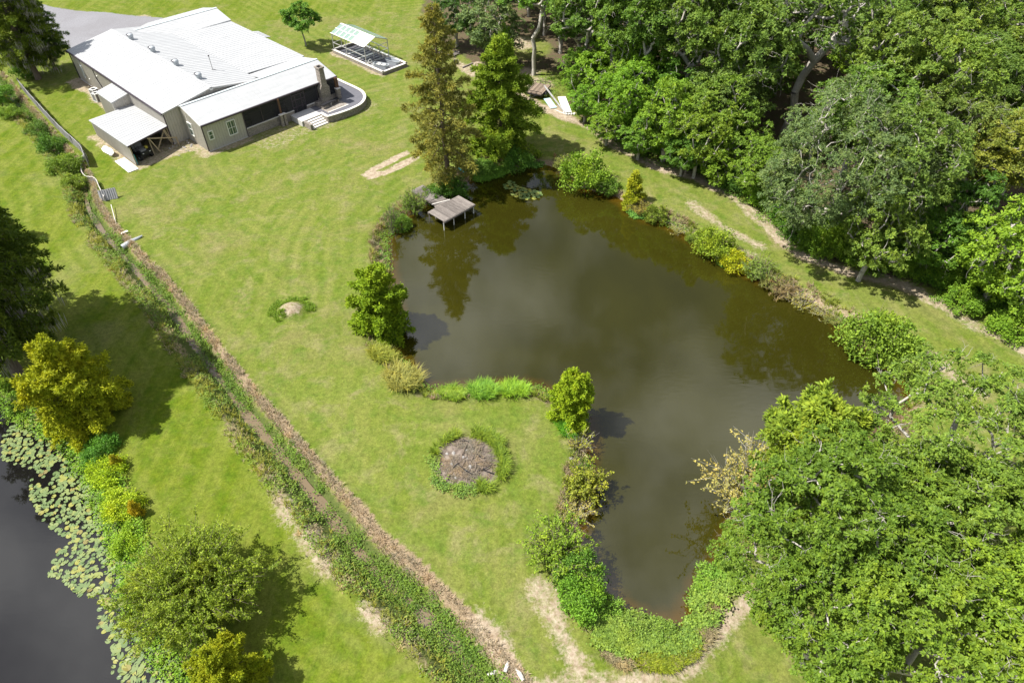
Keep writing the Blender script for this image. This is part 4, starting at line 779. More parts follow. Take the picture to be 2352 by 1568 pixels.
roundc = conifer(41, 6.6, 3.5, 0.25, lambda t: max(0.12, (1 - (2 * t - 0.62) ** 2 / 1.9) ** 0.9 if t < 0.9 else 0.45), 170, 17, (0.24, 0.085), 11, (-0.05, 1.15), 0.15, trunk_r=0.2, puff=0.30)
b6 = G(205, 958); plant('young_cypress', roundc, b6, 'rounded golden-green cypress at the edge of the lily pads', 'tree', (0.195, 0.205, 0.018), 0.5, 0.90, 0.98)
smallc = conifer(43, 6.0, 2.3, 0.1, lambda t: max(0.10, 1 - ((t - 0.36) / 0.70) ** 2) ** 0.48, 130, 20, (0.22, 0.085), 11, (0.0, 1.0), 0.18, trunk_r=0.13, puff=0.26)
b7 = G(878, 752); h7 = height_to(b7, 603); plant('young_cypress', smallc, b7, 'bright green bushy young cypress on the left bank of the big pond', 'tree', (0.12, 0.17, 0.016), 0.0, 1.05, 0.9 * h7 / 6.0)
b8 = G(1312, 966); h8 = height_to(b8, 852); plant('young_cypress', smallc, b8, 'small bright yellow-green cypress at the tip of the lawn peninsula', 'tree', (0.165, 0.215, 0.02), 2.0, 0.68, 0.9 * h8 / 6.0)
feather = fountain(51, 5.8, 4.5, 300, 300, (0.19, 0.07), arch=0.85, stem_r=0.03, side=6)
b9 = G(428, 1335, 3.0); plant('shade_tree', feather, b9, 'wide feathery olive tree with arching shoots at bottom left', 'tree', (0.145, 0.185, 0.03), 0.0, 0.86, 0.95)
lawn_oak = broadleaf(61, 6.6, 2.5, 1.3, 80, 130, (0.26, 0.15), 0.22, twigs=0, trunk_r=0.11, r_tip=0.01)
b10 = G(703, 106); h10 = height_to(b10, 8); plant('lawn_tree', lawn_oak, b10, 'small lone green tree on the lawn between house and greenhouse', 'tree', (0.07, 0.14, 0.025), 0.3, 1.0, h10 / 6.6)

# ------------------------------------------------------------------ woods: kinds of tree, then each tree where it stands
oakA = broadleaf(71, 12.5, 5.4, 3.2, 135, 250, (0.22, 0.12), 0.165, twigs=26, lobes=13)
oakB = broadleaf(72, 12.0, 5.0, 3.0, 120, 250, (0.22, 0.12), 0.175, twigs=24, lobes=11)
oakC = broadleaf(73, 13.5, 5.6, 4.2, 120, 220, (0.22, 0.12), 0.15, twigs=34, lobes=15)
liveoak = broadleaf(74, 12.2, 7.9, 0.6, 330, 230, (0.20, 0.095), 0.125, twigs=30, lobes=16, under=0.55)
treeA = broadleaf(75, 12.0, 4.4, 2.2, 105, 240, (0.25, 0.135), 0.19, twigs=10, lobes=9)
treeB = broadleaf(76, 14.0, 4.2, 3.6, 105, 240, (0.235, 0.13), 0.19, twigs=16, lobes=10)
treeC = broadleaf(77, 10.5, 4.6, 0.0, 150, 190, (0.23, 0.135), 0.18, twigs=8, lobes=9, under=0.9)
treeD = broadleaf(78, 9.0, 3.6, -0.6, 150, 165, (0.22, 0.125), 0.2, twigs=4, lobes=9, under=0.95)
opentr = broadleaf(79, 15.5, 6.2, 6.2, 120, 95, (0.30, 0.19), 0.17, bark_='bark_grey', twigs=30, lobes=12, r_tip=0.026, trunk_r=0.36)
talltr = broadleaf(80, 14.0, 4.3, 6.0, 120, 110, (0.28, 0.18), 0.2, twigs=4, lobes=10, trunk_r=0.32)
bushA = bush(81, 3.0, 2.4, 70, 90, (0.17, 0.11)); bushB = bush(82, 2.2, 1.6, 45, 90, (0.15, 0.09)); bushC = bush(83, 4.5, 2.6, 90, 90, (0.20, 0.13), twigs=4)
wisp = fountain(84, 2.6, 1.7, 60, 54, (0.13, 0.055), stem_r=0.02, arch=0.5); sap = fountain(85, 3.6, 0.75, 14, 60, (0.16, 0.05), stem_r=0.025, arch=0.3, side=4); thin = fountain(86, 2.6, 1.9, 30, 30, (0.14, 0.09), 'bark_grey', stem_r=0.018, arch=0.25)

def crown_at(x, y, zc): return G(x, y, zc)[:2]
def stand(name, me, x, y, zc, label, col, s=1.0, sz=None, rz=None, cat='tree', group=None):
    """(x, y): where the middle of the crown shows, zc metres above the ground"""
    p = crown_at(x, y, zc); stand.k += 1; return plant(name, me, p, label, cat, col, rz if rz is not None else stand.k * 2.4, s, sz, group)
stand.k = 0
def foot(name, me, x, y, label, col, s=1.0, sz=None, cat='shrub', group=None):
    p = G(x, y, 0.0)[:2]; stand.k += 1; return plant(name, me, p, label, cat, col, stand.k * 1.7, s, sz, group)
WG = 'trees of the woods behind the track'
# front of the woods, from the far left end to the right edge
stand('dark_tree', treeC, 1045, 30, 4.5, 'dark dense tree at the far end of the woods, behind the rusty cypress', DEEP, 0.85, group=WG)
stand('willow_tree', treeD, 1132, 55, 5.2, 'grey-green rounded tree near the lumber pile', GREY, 1.15, 1.1, group=WG)
plant('tall_tree', talltr, G(1226, 172), 'tall tree with one bare straight trunk in the sandy clearing', 'tree', (0.075, 0.14, 0.022), 0.7, 1.02, group=WG)
stand('vine_column', bushC, 1160, 88, 4.0, 'narrow vine-covered stump above the olive cypress', BRIGHT, 0.5, 1.55, group=WG)
stand('wood_tree', treeA, 1345, 55, 7.0, 'green tree right of the tall bare trunk', (0.075, 0.13, 0.03), 0.95, group=WG)
stand('wood_tree', treeB, 1420, 15, 8.0, 'tree at the top edge above the hidden dark shed', MIDG, 0.9, group=WG)
stand('vine_thicket', treeD, 1365, 190, 3.4, 'bright vine thicket behind the white panel', (0.13, 0.21, 0.03), 0.85, 0.85, cat='thicket', group=WG)
stand('vine_thicket', treeD, 1345, 240, 2.2, 'low bright thicket touching the white panel', (0.10, 0.185, 0.025), 0.55, 0.5, cat='thicket', group=WG)
stand('vine_thicket', treeC, 1425, 245, 4.0, 'bright yellow-green vine mound at the bend of the track', BRIGHT, 0.75, 0.85, cat='thicket', group=WG)
stand('vine_thicket', treeD, 1490, 195, 5.0, 'tall leafy vine wall above the track bend', (0.11, 0.19, 0.026), 1.0, 1.05, cat='thicket', group=WG)
stand('vine_thicket', treeD, 1535, 290, 4.2, 'dome-shaped vine thicket halfway along the track', (0.115, 0.18, 0.024), 0.95, 1.05, cat='thicket', group=WG)
stand('vine_thicket', treeC, 1610, 325, 4.2, 'yellowish thicket right of the vine dome', (0.125, 0.175, 0.03), 0.68, 0.85, cat='thicket', group=WG)
stand('vine_thicket', treeD, 1560, 215, 5.0, 'dark green vine thicket behind the vine dome', (0.06, 0.12, 0.02), 0.95, 1.0, cat='thicket', group=WG)
for x, y, z, sc1, sc2, c, lb in ((1322, 175, 3.2, 0.6, 0.75, (0.10, 0.17, 0.028), 'leafy thicket just right of the old trailer'), (1395, 300, 1.8, 0.5, 0.45, (0.12, 0.185, 0.028), 'yellowish low thicket in front of the vine mound'), (1470, 325, 2.2, 0.62, 0.55, (0.09, 0.16, 0.028), 'low thicket between vine mound and vine dome'),
        (1570, 365, 2.0, 0.55, 0.5, (0.075, 0.14, 0.03), 'low grey-green thicket at the foot of the vine dome'), (1650, 380, 2.4, 0.6, 0.55, (0.12, 0.18, 0.026), 'bright low thicket before the gap in the wood edge'), (1640, 270, 5.5, 0.9, 1.0, (0.10, 0.15, 0.03), 'leafy tree closing the gap right of the vine dome'), (1700, 320, 4.5, 0.8, 0.9, (0.10, 0.155, 0.03), 'green tree left behind the live oak'),
        (1440, 175, 5.0, 0.85, 1.0, (0.125, 0.195, 0.03), 'sunlit vine thicket below the hidden shed'), (1480, 130, 6.0, 0.9, 1.15, (0.085, 0.15, 0.028), 'leafy thicket right of the hidden shed'), (1740, 400, 3.0, 0.6, 0.65, (0.11, 0.17, 0.03), 'thicket leaning on the left side of the live oak'), (1395, 95, 6.0, 0.8, 1.1, (0.09, 0.15, 0.035), 'tree left of the hidden shed'), (2130, 560, 3.2, 0.75, 0.7, (0.075, 0.14, 0.025), 'shady thicket right of the drooping tree')):
    stand('vine_thicket', (treeD, treeC)[stand.k % 2], x, y, z, lb, c, sc1, sc2, cat='thicket', group=WG)
stand('wood_tree', treeB, 1500, 70, 8.0, 'leafy tree left of the big forked oak', (0.07, 0.125, 0.03), 1.0, group=WG)
stand('wood_tree', oakB, 1590, 70, 8.0, 'grey-green oak left of the forked trunk', (0.075, 0.11, 0.035), 0.95, group=WG)
plant('forked_oak', opentr, G(1795, 325), 'big oak with pale forked trunk showing below its crown', 'tree', (0.075, 0.115, 0.032), 2.2, 1.2, group=WG)
for x, y, c, sz, lb in ((1330, 222, (0.085, 0.14, 0.035), 1.15, 'tall tree behind the leafy thicket right of the trailer'), (1402, 255, (0.09, 0.145, 0.03), 1.2, 'tall tree rising behind the bright vine mound'), (1478, 283, (0.08, 0.135, 0.03), 1.25, 'tall leafy tree behind the vine wall'), (1545, 300, (0.095, 0.14, 0.035), 1.25, 'tall grey-green tree right behind the vine dome'),
        (1612, 322, (0.085, 0.13, 0.03), 1.3, 'tall tree left of the forked oak trunk'), (1672, 352, (0.09, 0.135, 0.036), 1.2, 'tall tree behind the bright low thicket'), (1960, 400, (0.10, 0.14, 0.035), 1.25, 'tall tree rising behind the silvery live oak'), (2060, 440, (0.105, 0.15, 0.035), 1.2, 'tall yellow-green tree behind the bare-twigged oak')):
    foot('tall_wood_tree', treeB, x, y, lb, c, 1.0, sz, 'tree', WG)
stand('wood_tree', treeA, 1665, 250, 5.5, 'grey-green tree with bare twigs below the forked oak', (0.085, 0.125, 0.04), 0.9, group=WG)
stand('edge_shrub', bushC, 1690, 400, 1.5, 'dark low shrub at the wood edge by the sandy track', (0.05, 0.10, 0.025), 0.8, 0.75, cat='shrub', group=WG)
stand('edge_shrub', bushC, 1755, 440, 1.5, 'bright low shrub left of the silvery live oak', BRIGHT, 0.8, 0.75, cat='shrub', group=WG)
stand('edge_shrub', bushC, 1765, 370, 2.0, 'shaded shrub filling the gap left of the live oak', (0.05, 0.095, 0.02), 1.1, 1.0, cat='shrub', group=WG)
stand('live_oak', liveoak, 1895, 400, 7.2, 'huge silvery-green live oak dome overhanging the track', (0.085, 0.118, 0.062), 0.98, 1.17, 0.6, group=WG)
stand('wood_tree', oakA, 2085, 425, 7.6, 'oak with bare pale twigs right of the live oak', (0.085, 0.125, 0.034), 0.98, 1.1, group=WG)
stand('leaning_tree', treeC, 2015, 545, 4.6, 'yellow-green tree drooping over the shaded track', (0.11, 0.155, 0.036), 0.75, 0.9, group=WG)
stand('wood_tree', treeB, 2000, 130, 9.0, 'yellow-leaved tree right of the forked oak', (0.115, 0.17, 0.022), 0.95, group=WG)
stand('wood_tree', oakC, 2210, 330, 8.0, 'oak with broken pale limbs above the dark gap', (0.09, 0.12, 0.036), 0.95, group=WG)
stand('wood_tree', treeB, 2280, 440, 6.0, 'thin yellowing tree at the right edge of the woods', (0.12, 0.13, 0.03), 0.95, group=WG)
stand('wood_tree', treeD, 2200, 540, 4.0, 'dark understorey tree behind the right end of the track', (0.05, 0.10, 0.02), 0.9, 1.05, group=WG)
stand('bright_tree', treeD, 2310, 610, 4.5, 'bright yellow-green tree at the right edge above the track', (0.125, 0.19, 0.025), 1.05, 1.15, group=WG)
stand('edge_shrub', bushC, 2150, 625, 1.0, 'green shrub beside the sandy track end', (0.06, 0.125, 0.022), 0.7, 0.6, cat='shrub', group=WG)
stand('edge_shrub', bushC, 2230, 690, 1.0, 'bright shrub along the track near the right edge', (0.10, 0.17, 0.025), 0.75, 0.55, cat='shrub', group=WG)
stand('edge_shrub', bushC, 2320, 735, 1.0, 'bright shrub at the right frame edge beside the track', (0.11, 0.18, 0.025), 0.85, 0.55, cat='shrub', group=WG)
stand('bare_tree', treeB, 2165, 205, 8.5, 'half-bare tree with a pale twiggy top deep in the woods', (0.10, 0.12, 0.045), 0.9, group=WG)
# the mass of the woods behind
LMK = [(G(*q)[:2], 'near ' + w) for q, w in (((1115, 150), 'the lumber pile'), ((1226, 172), 'the tall bare trunk'), ((1430, 150), 'the half-hidden shed'), ((1400, 300), 'the track bend'), ((1535, 350), 'the vine dome'), ((1700, 430), 'the sandy track patch'), ((1806, 238), 'the forked oak'),
    ((1900, 560), 'the silvery live oak'), ((2015, 640), 'the drooping yellow-green tree'), ((2090, 560), 'the bare-twigged oak'), ((2210, 470), 'the broken-limbed oak'), ((2165, 330), 'the half-bare pale tree'), ((2000, 250), 'the yellow-leaved tree'), ((2310, 700), 'the right end of the track'), ((1600, 180), 'the vine wall'), ((2330, 300), 'the right picture edge'), ((1450, 20), 'the top picture edge'), ((1800, 20), 'the top edge above the forked oak'), ((2200, 20), 'the top right corner'))]
def near(p): k = int(np.argmin([np.hypot(*(p - q)) for q, _ in LMK])); return k, LMK[k][1]
rng = np.random.RandomState(99); taken = [np.array(o.location[:2]) for o in COL.objects if o.type == 'EMPTY' and o.get('group') == WG]; kinds = [treeA, treeB, oakB, oakC, treeC, treeA, oakA]; made = 0
cl = [(G(1225, 172)[:2], 5.0), (G(1200, 105)[:2], 3.6), (G(1190, 135)[:2], 4.0), (G(1240, 215)[:2], 4.5), (G(1430, 105)[:2], 3.2), (G(1795, 325)[:2], 6.5), (G(1795, 380)[:2], 4.0)]
cand = np.column_stack([rng.uniform(-6, 105, 2600), rng.uniform(55, 140, 2600)]); sdc = sdist(cand[:, 0], cand[:, 1], WOODS)
for p, s in zip(cand, sdc):
    if s > -3.2: continue
    t_ = p[1] * math.cos(PITCH) + 34 * math.sin(PITCH)
    if abs(p[0]) > 0.75 * t_ + 7 or p[1] > 138: continue
    if any(np.hypot(*(p - c)) < r for c, r in cl) or any(np.hypot(*(p - q)) < 5.6 for q in taken): continue
    taken.append(p); k = made % len(kinds); made += 1; a = rng.rand(); c = np.array((0.062, 0.11, 0.025)) * (1 - a) + np.array((0.125, 0.16, 0.04)) * a
    q, ph = near(p); plant('wood_tree', kinds[k], p, ('dark green', 'mid-green', 'yellowish green')[int(a * 2.999)] + ' tree crowded deep in the woods, ' + ph, 'tree', tuple(c * (0.85 + 0.3 * rng.rand())), rng.rand() * 6.28, 0.8 + 0.3 * rng.rand(), 0.82 + 0.35 * rng.rand(), 'trees crowded deep in the woods ' + ph)
# undergrowth that closes the foot of the wood edge
eds = smooth(WOODS[4:15], 8, False); 
for i in range(14, len(eds) - 6, 2):
    T = eds[i + 1] - eds[i]; nv = np.array([-T[1], T[0]]) / np.linalg.norm(T)
    for j, off in enumerate((0.9, 3.2)):
        p = eds[i] + nv * (off + rng.rand() * 0.9) + T * rng.rand()
        if sdist(np.array([p[0]]), np.array([p[1]]), WOODS)[0] > -0.3 or abs(p[0]) > 48: continue
        a = rng.rand(); q, ph = near(p); c = np.array((0.05, 0.105, 0.02)) * (1 - a) + np.array((0.115, 0.18, 0.026)) * a
        plant('undergrowth_shrub', (bushC, bushA)[(i + j) % 2], p, ('dark', 'fresh green')[int(a * 1.999)] + (' low shrub at the wood edge, ' if j == 0 else ' shrub inside the wood edge, ') + ph, 'shrub', tuple(c), rng.rand() * 6, 0.5 + 0.35 * rng.rand(), 0.5 + 0.4 * rng.rand(), 'undergrowth along the wood edge ' + ph)

# ------------------------------------------------------------------ grove at the lower right
GG = 'grove at the lower right corner'
stand('grove_oak', oakA, 1915, 1190, 8.0, 'dark green oak spreading over the pond narrows', (0.075, 0.118, 0.02), 0.92, rz=0.4, group=GG)
stand('grove_oak', oakC, 2215, 985, 8.5, 'airy oak with pale limbs at the back of the corner grove', (0.095, 0.14, 0.03), 0.88, rz=1.4, group=GG)
stand('grove_oak', oakB, 1940, 1390, 7.0, 'oak at the left front of the corner grove above the sandy path', (0.08, 0.125, 0.02), 0.74, rz=2.0, group=GG)
stand('grove_oak', oakB, 2130, 1430, 7.5, 'oak in the middle front of the corner grove', (0.095, 0.14, 0.022), 0.85, rz=4.0, group=GG)
stand('grove_oak', oakA, 2300, 1180, 8.0, 'oak at the right frame edge in the corner grove', (0.092, 0.135, 0.026), 0.85, rz=3.0, group=GG)
stand('grove_oak', oakA, 2345, 1440, 7.0, 'oak in the bottom right corner of the picture', (0.11, 0.16, 0.022), 0.8, rz=5.2, group=GG)
stand('grove_oak', oakC, 1800, 1275, 6.0, 'lower oak at the left edge of the corner grove over the water', (0.085, 0.13, 0.022), 0.62, rz=0.9, group=GG)
stand('grove_oak', oakB, 2110, 1130, 7.5, 'oak in the centre of the corner grove', (0.09, 0.135, 0.024), 0.75, rz=5.0, group=GG)
stand('grove_cypress', smallc, 1858, 1045, 4.4, 'fine-leaved yellow-green cypress at the tip of the corner grove', (0.125, 0.165, 0.03), 1.45, 1.4, group=GG)
stand('tan_tree', fountain(87, 6.5, 3.2, 70, 60, (0.19, 0.12), 'bark_grey', stem_r=0.035, arch=0.2), 1735, 1080, 3.6, 'tan-leaved withering tree leaning over the pond at the corner grove', (0.23, 0.195, 0.10), 1.0, group=GG)

# ------------------------------------------------------------------ shrubs round the ponds
SG = 'shrubs on the pond banks'
foot('bank_sapling', sap, 900, 526, 'thin dark sapling standing alone on the left bank below the dock', (0.06, 0.10, 0.02), 1.15, 1.1, 'sapling', SG)
foot('bank_shrub', bushB, 922, 512, 'green shrub at the foot of the thin sapling', (0.09, 0.15, 0.025), 0.75, 0.7, group=SG)
foot('bank_shrub', wisp, 952, 478, 'loose green shrub left of the dock walkway', (0.11, 0.165, 0.035), 1.05, 1.25, group=SG)
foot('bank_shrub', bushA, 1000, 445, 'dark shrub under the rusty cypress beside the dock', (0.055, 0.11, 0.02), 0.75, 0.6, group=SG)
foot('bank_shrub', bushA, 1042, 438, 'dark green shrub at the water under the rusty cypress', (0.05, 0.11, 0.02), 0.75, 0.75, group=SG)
foot('bank_shrub', bushA, 1190, 372, 'shrub at the right foot of the olive cypress', (0.07, 0.14, 0.03), 0.9, 0.8, group=SG)
foot('bank_shrub', bushA, 1105, 384, 'shrub at the left foot of the olive cypress', (0.07, 0.13, 0.028), 0.8, 0.55, group=SG)
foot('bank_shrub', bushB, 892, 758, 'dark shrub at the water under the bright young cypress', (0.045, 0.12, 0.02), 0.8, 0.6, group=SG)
foot('bank_shrub', bushA, 1345, 422, 'big fresh green shrub on the far right bank near the lily pads', (0.125, 0.19, 0.028), 1.25, 1.35, group=SG)
foot('bank_shrub', wisp, 1300, 385, 'pale loose shrub left of the big fresh green bank shrub', (0.17, 0.19, 0.06), 1.0, 0.85, group=SG)
foot('bank_shrub', bushB, 1395, 430, 'small shrub right of the big fresh green bank shrub', (0.09, 0.15, 0.03), 0.95, 0.9, group=SG)
foot('gold_sapling', conifer(91, 3.6, 1.0, 0.1, lambda t: (1 - t ** 1.6) + 0.12, 60, 18, (0.2, 0.08), 11, (0.1, 1.0), 0.15, trunk_r=0.06, puff=0.22), 1452, 462, 'golden young cypress on the right bank', (0.19, 0.20, 0.022), 1.15, 1.05, 'sapling', SG)
foot('bank_shrub', wisp, 1470, 480, 'orange-yellow brush below the golden young cypress', (0.20, 0.165, 0.05), 0.85, 0.6, group=SG)
foot('bank_shrub', bushB, 1508, 495, 'olive shrub right of the golden young cypress', (0.12, 0.15, 0.03), 0.85, 0.9, group=SG)
foot('bank_shrub', bushB, 1590, 540, 'little low shrub on the sandy right bank', (0.12, 0.16, 0.035), 0.5, 0.45, group=SG)
foot('bank_shrub', bushA, 1640, 575, 'yellow-green round shrub on the sandy right bank', (0.145, 0.19, 0.025), 0.95, 0.95, group=SG)
foot('bank_shrub', bushB, 1690, 605, 'bright yellow shrub on the right bank', (0.25, 0.25, 0.015), 0.95, 0.9, group=SG)
foot('bank_shrub', wisp, 1740, 625, 'pale green wispy shrub right of the yellow one', (0.13, 0.18, 0.05), 1.15, 1.0, group=SG)
foot('bank_shrub', wisp, 1800, 660, 'purplish dry brush on the right bank', (0.16, 0.115, 0.085), 1.0, 0.55, group=SG)
foot('bank_shrub', thin, 1850, 690, 'thin yellowish brush before the bare sandy bank', (0.20, 0.19, 0.05), 0.8, 0.45, group=SG)
for x, y, me_, c, k1, k2, lb in ((1560, 523, thin, (0.20, 0.18, 0.06), 0.6, 0.4, 'sparse dry brush on the sandy bank right of the olive shrub'), (1615, 552, wisp, (0.15, 0.17, 0.05), 0.6, 0.5, 'small wispy brush left of the yellow-green round shrub'), (1668, 590, bushB, (0.17, 0.20, 0.03), 0.7, 0.7, 'small shrub between the round and the yellow shrub'),
        (1715, 612, bushB, (0.20, 0.21, 0.03), 0.6, 0.6, 'small yellowish shrub right below the bright yellow one'), (1772, 645, wisp, (0.16, 0.16, 0.06), 0.9, 0.6, 'olive brush left of the purplish dry brush'), (1825, 676, thin, (0.22, 0.18, 0.09), 0.75, 0.5, 'straw-coloured brush right of the purplish one'), (1885, 708, thin, (0.19, 0.18, 0.06), 0.6, 0.35, 'sparse brush on the bare sandy bank'), (1915, 728, wisp, (0.16, 0.17, 0.06), 0.5, 0.35, 'little brush left of the large rounded bank shrub')):
    foot('bank_shrub', me_, x, y, lb, c, k1, k2, group=SG)
foot('bank_shrub', bushA, 2008, 795, 'large rounded shrub on the right bank beside the mown track', (0.12, 0.175, 0.032), 1.35, 1.35, group=SG)
foot('bank_shrub', wisp, 2075, 825, 'grassy green shrub right of the large rounded bank shrub', (0.11, 0.18, 0.03), 1.0, 0.6, group=SG)
foot('bank_shrub', thin, 1332, 1020, 'thin yellow shrub below the peninsula cypress', (0.20, 0.195, 0.045), 0.75, 0.6, group=SG)
foot('bank_shrub', fountain(92, 2.4, 1.6, 80, 66, (0.14, 0.09), stem_r=0.02, arch=0.4), 1342, 1118, 'yellow-green leafy shrub on the peninsula bank', (0.175, 0.185, 0.035), 1.05, 1.05, group=SG)
foot('bank_shrub', thin, 1325, 1170, 'dry pale shrub with bare stems on the peninsula bank', (0.25, 0.21, 0.09), 0.8, 0.6, group=SG)
foot('bank_shrub', fountain(93, 2.8, 2.4, 110, 66, (0.16, 0.075), stem_r=0.025, arch=0.6), 1282, 1280, 'broad feathery green shrub on the lower left bank', (0.135, 0.195, 0.03), 1.0, 1.0, group=SG)
foot('bank_shrub', bushA, 1330, 1330, 'dark green shrub below the broad feathery one', (0.07, 0.135, 0.025), 0.7, 0.7, group=SG)
foot('bank_shrub', bushA, 1335, 1385, 'vivid green rounded shrub at the lower end of the pond', (0.10, 0.185, 0.03), 0.72, 0.75, group=SG)
foot('bank_shrub', bushB, 1390, 1398, 'pale-leaved low shrub leaning over the lower pond end', (0.125, 0.205, 0.04), 0.75, 0.5, group=SG)
foot('bank_shrub', bushB, 1640, 1330, 'leafy low shrub under the corner grove at the water', (0.12, 0.20, 0.04), 0.9, 0.55, group=SG)
foot('bank_shrub', bushB, 60, 178, 'bushy green shrub at the foot of the moss-hung cypress by the drive', (0.07, 0.13, 0.025), 1.1, 1.3, group=SG)
foot('bank_shrub', bushA, 250, 1085, 'vivid yellow-green shrub along the lily pad bank', (0.20, 0.26, 0.015), 0.7, 0.5, group=SG)
foot('bank_shrub', bushA, 232, 1035, 'dark green low shrub below the golden-green cypress', (0.06, 0.14, 0.022), 0.62, 0.45, group=SG)
foot('bank_shrub', bushA, 285, 1165, 'second vivid yellow-green shrub, nearer the feathery tree', (0.21, 0.26, 0.018), 0.7, 0.5, group=SG)
foot('bank_shrub', bushA, 300, 1235, 'green shrub squeezed against the feathery olive tree', (0.15, 0.22, 0.02), 0.6, 0.4, group=SG)
small_o = conifer(94, 1.7, 0.75, 0.05, lambda t: (1 - t ** 1.6) + 0.15, 36, 18, (0.16, 0.07), 9, (0.2, 1.0), 0.1, trunk_r=0.04, puff=0.18)
foot('orange_sapling', small_o, 272, 1072, 'small orange-tipped cypress sapling on the lily pad bank', (0.22, 0.19, 0.02), 0.55, 0.7, 'sapling', SG)
foot('orange_sapling', small_o, 318, 1180, 'small orange cypress sapling nearer the feathery tree', (0.26, 0.195, 0.018), 0.6, 0.75, 'sapling', SG)
foot('young_cypress', roundc, 540, 1580, 'golden cypress top at the bottom edge beside the feathery tree', (0.165, 0.18, 0.015), 0.55, 0.6, 'tree', SG)
foot('ditch_shrub', bushA, 118, 335, 'dark shrub in the ditch beside the tin fence', (0.06, 0.12, 0.025), 0.9, 0.75, group='shrubs along the ditch')
foot('ditch_shrub', bushA, 150, 385, 'fresh green shrub in the ditch where the fence curves', (0.11, 0.16, 0.03), 0.95, 0.75, group='shrubs along the ditch')
foot('ditch_shrub', bushA, 85, 300, 'dark green shrub at the upper ditch below the fence', (0.07, 0.12, 0.03), 0.75, 0.6, group='shrubs along the ditch')
foot('ditch_shrub', bushA, 30, 270, 'light green shrub left of the upper ditch', (0.11, 0.17, 0.03), 0.6, 0.45, group='shrubs along the ditch')
foot('ditch_shrub', bushA, 8, 230, 'green shrub at the left edge where the ditch enters', (0.08, 0.16, 0.03), 0.9, 0.7, group='shrubs along the ditch')
foot('ditch_shrub', bushB, 170, 418, 'small bright shrub below the fence curve', (0.13, 0.17, 0.03), 0.9, 0.7, group='shrubs along the ditch')

# ------------------------------------------------------------------ grass and weeds: uncounted blades
def blades(seed, P, h, per, lean=0.45, w=0.035, spread=0.10, mat='blade'):
    rng = np.random.RandomState(seed); n = len(P); k = np.repeat(np.arange(n), per); m = len(k); a = rng.rand(m) * 6.283; d = np.stack([np.cos(a), np.sin(a), np.zeros(m)], 1)
    b = P[k] + d * (spread * rng.rand(m))[:, None]; hh = (np.asarray(h)[k] if np.ndim(h) else h) * (0.55 + 0.7 * rng.rand(m)); ln = lean * (0.3 + rng.rand(m)); s = np.stack([-d[:, 1], d[:, 0], np.zeros(m)], 1) * (w * (0.7 + 0.6 * rng.rand(m)))[:, None]
    mid = b + d * (hh * ln * 0.35)[:, None] + np.array([0, 0, 1]) * (hh * 0.62)[:, None]; tip = b + d * (hh * ln)[:, None] + np.array([0, 0, 1]) * (hh * (1 - 0.35 * ln))[:, None]
    V = np.stack([b - s * 0.5, b + s * 0.5, mid + s * 0.4, tip, mid - s * 0.4], 1); V2 = np.concatenate([V[:, [0, 1, 2, 4]], V[:, [4, 2, 3, 3]]], 0)
    F4 = np.arange(m)[:, None] * 5 + np.array([[0, 1, 2, 4]]); T = np.arange(m)[:, None] * 5 + np.array([[4, 2, 3]])
    me = bpy.data.meshes.new('grass'); Vf = V.reshape(-1, 3); me.vertices.add(len(Vf)); me.vertices.foreach_set('co', Vf.astype(np.float32).ravel())
    F3 = np.concatenate([F4[:, [0, 1, 2]], F4[:, [0, 2, 3]], T]).astype(np.int32); me.loops.add(F3.size); me.loops.foreach_set('vertex_index', F3.ravel()); me.polygons.add(len(F3)); me.polygons.foreach_set('loop_start', np.arange(0, F3.size, 3, dtype=np.int32)); me.materials.append(M[mat]); me.update(calc_edges=True); return me
def leafy(seed, P, h, per, leaf=(0.13, 0.08), spread=0.18):
    rng = np.random.RandomState(seed); k = np.repeat(np.arange(len(P)), per); m = len(k); Q = P[k] + rng.randn(m, 3) * [spread, spread, 0]; Q[:, 2] += h * rng.rand(m) ** 0.7 + 0.02; s = 0.6 + 0.8 * rng.rand(m)
    V, F = cards(Q, rng.randn(m, 3) * [1, 1, 0.35], unit(rng.randn(m, 3) * 0.55 + [0, 0, 1]), leaf[0] * s, leaf[1] * s); return mesh_np('weeds', V, F, (M['leaf'],))
def stuff(name, me, label, col):
    o = link(name, me); o.color = (*col, 1); me.name = name; return tag(o, label, kind='stuff')
def on_ground(XY, zoff=0.0): return np.column_stack([XY, ground_z(XY[:, 0], XY[:, 1]) + zoff])
def along(P, n, lo, hi, seed, side=None, t0=0.0, t1=1.0, wid=False):
    """random points beside polyline P at offsets lo..hi (positive = left)"""
    rng = np.random.RandomState(seed); L = np.r_[0, np.cumsum(np.linalg.norm(np.diff(P, axis=0), axis=1))]; s = L[-1] * (t0 + (t1 - t0) * rng.rand(n)); k = np.clip(np.searchsorted(L, s) - 1, 0, len(P) - 2); f = ((s - L[k]) / (L[k + 1] - L[k]))[:, None]
    T = unit(P[k + 1] - P[k]); N_ = np.stack([-T[:, 1], T[:, 0]], 1); return P[k] * (1 - f) + P[k + 1] * f + N_ * (rng.uniform(lo, hi, n) * (0.62 + 0.58 * s / L[-1] if wid else 1.0))[:, None], s / L[-1]
def patchy(XY, s, seed, th): return XY[fbm(XY[:, 0], XY[:, 1], s, seed) > th]
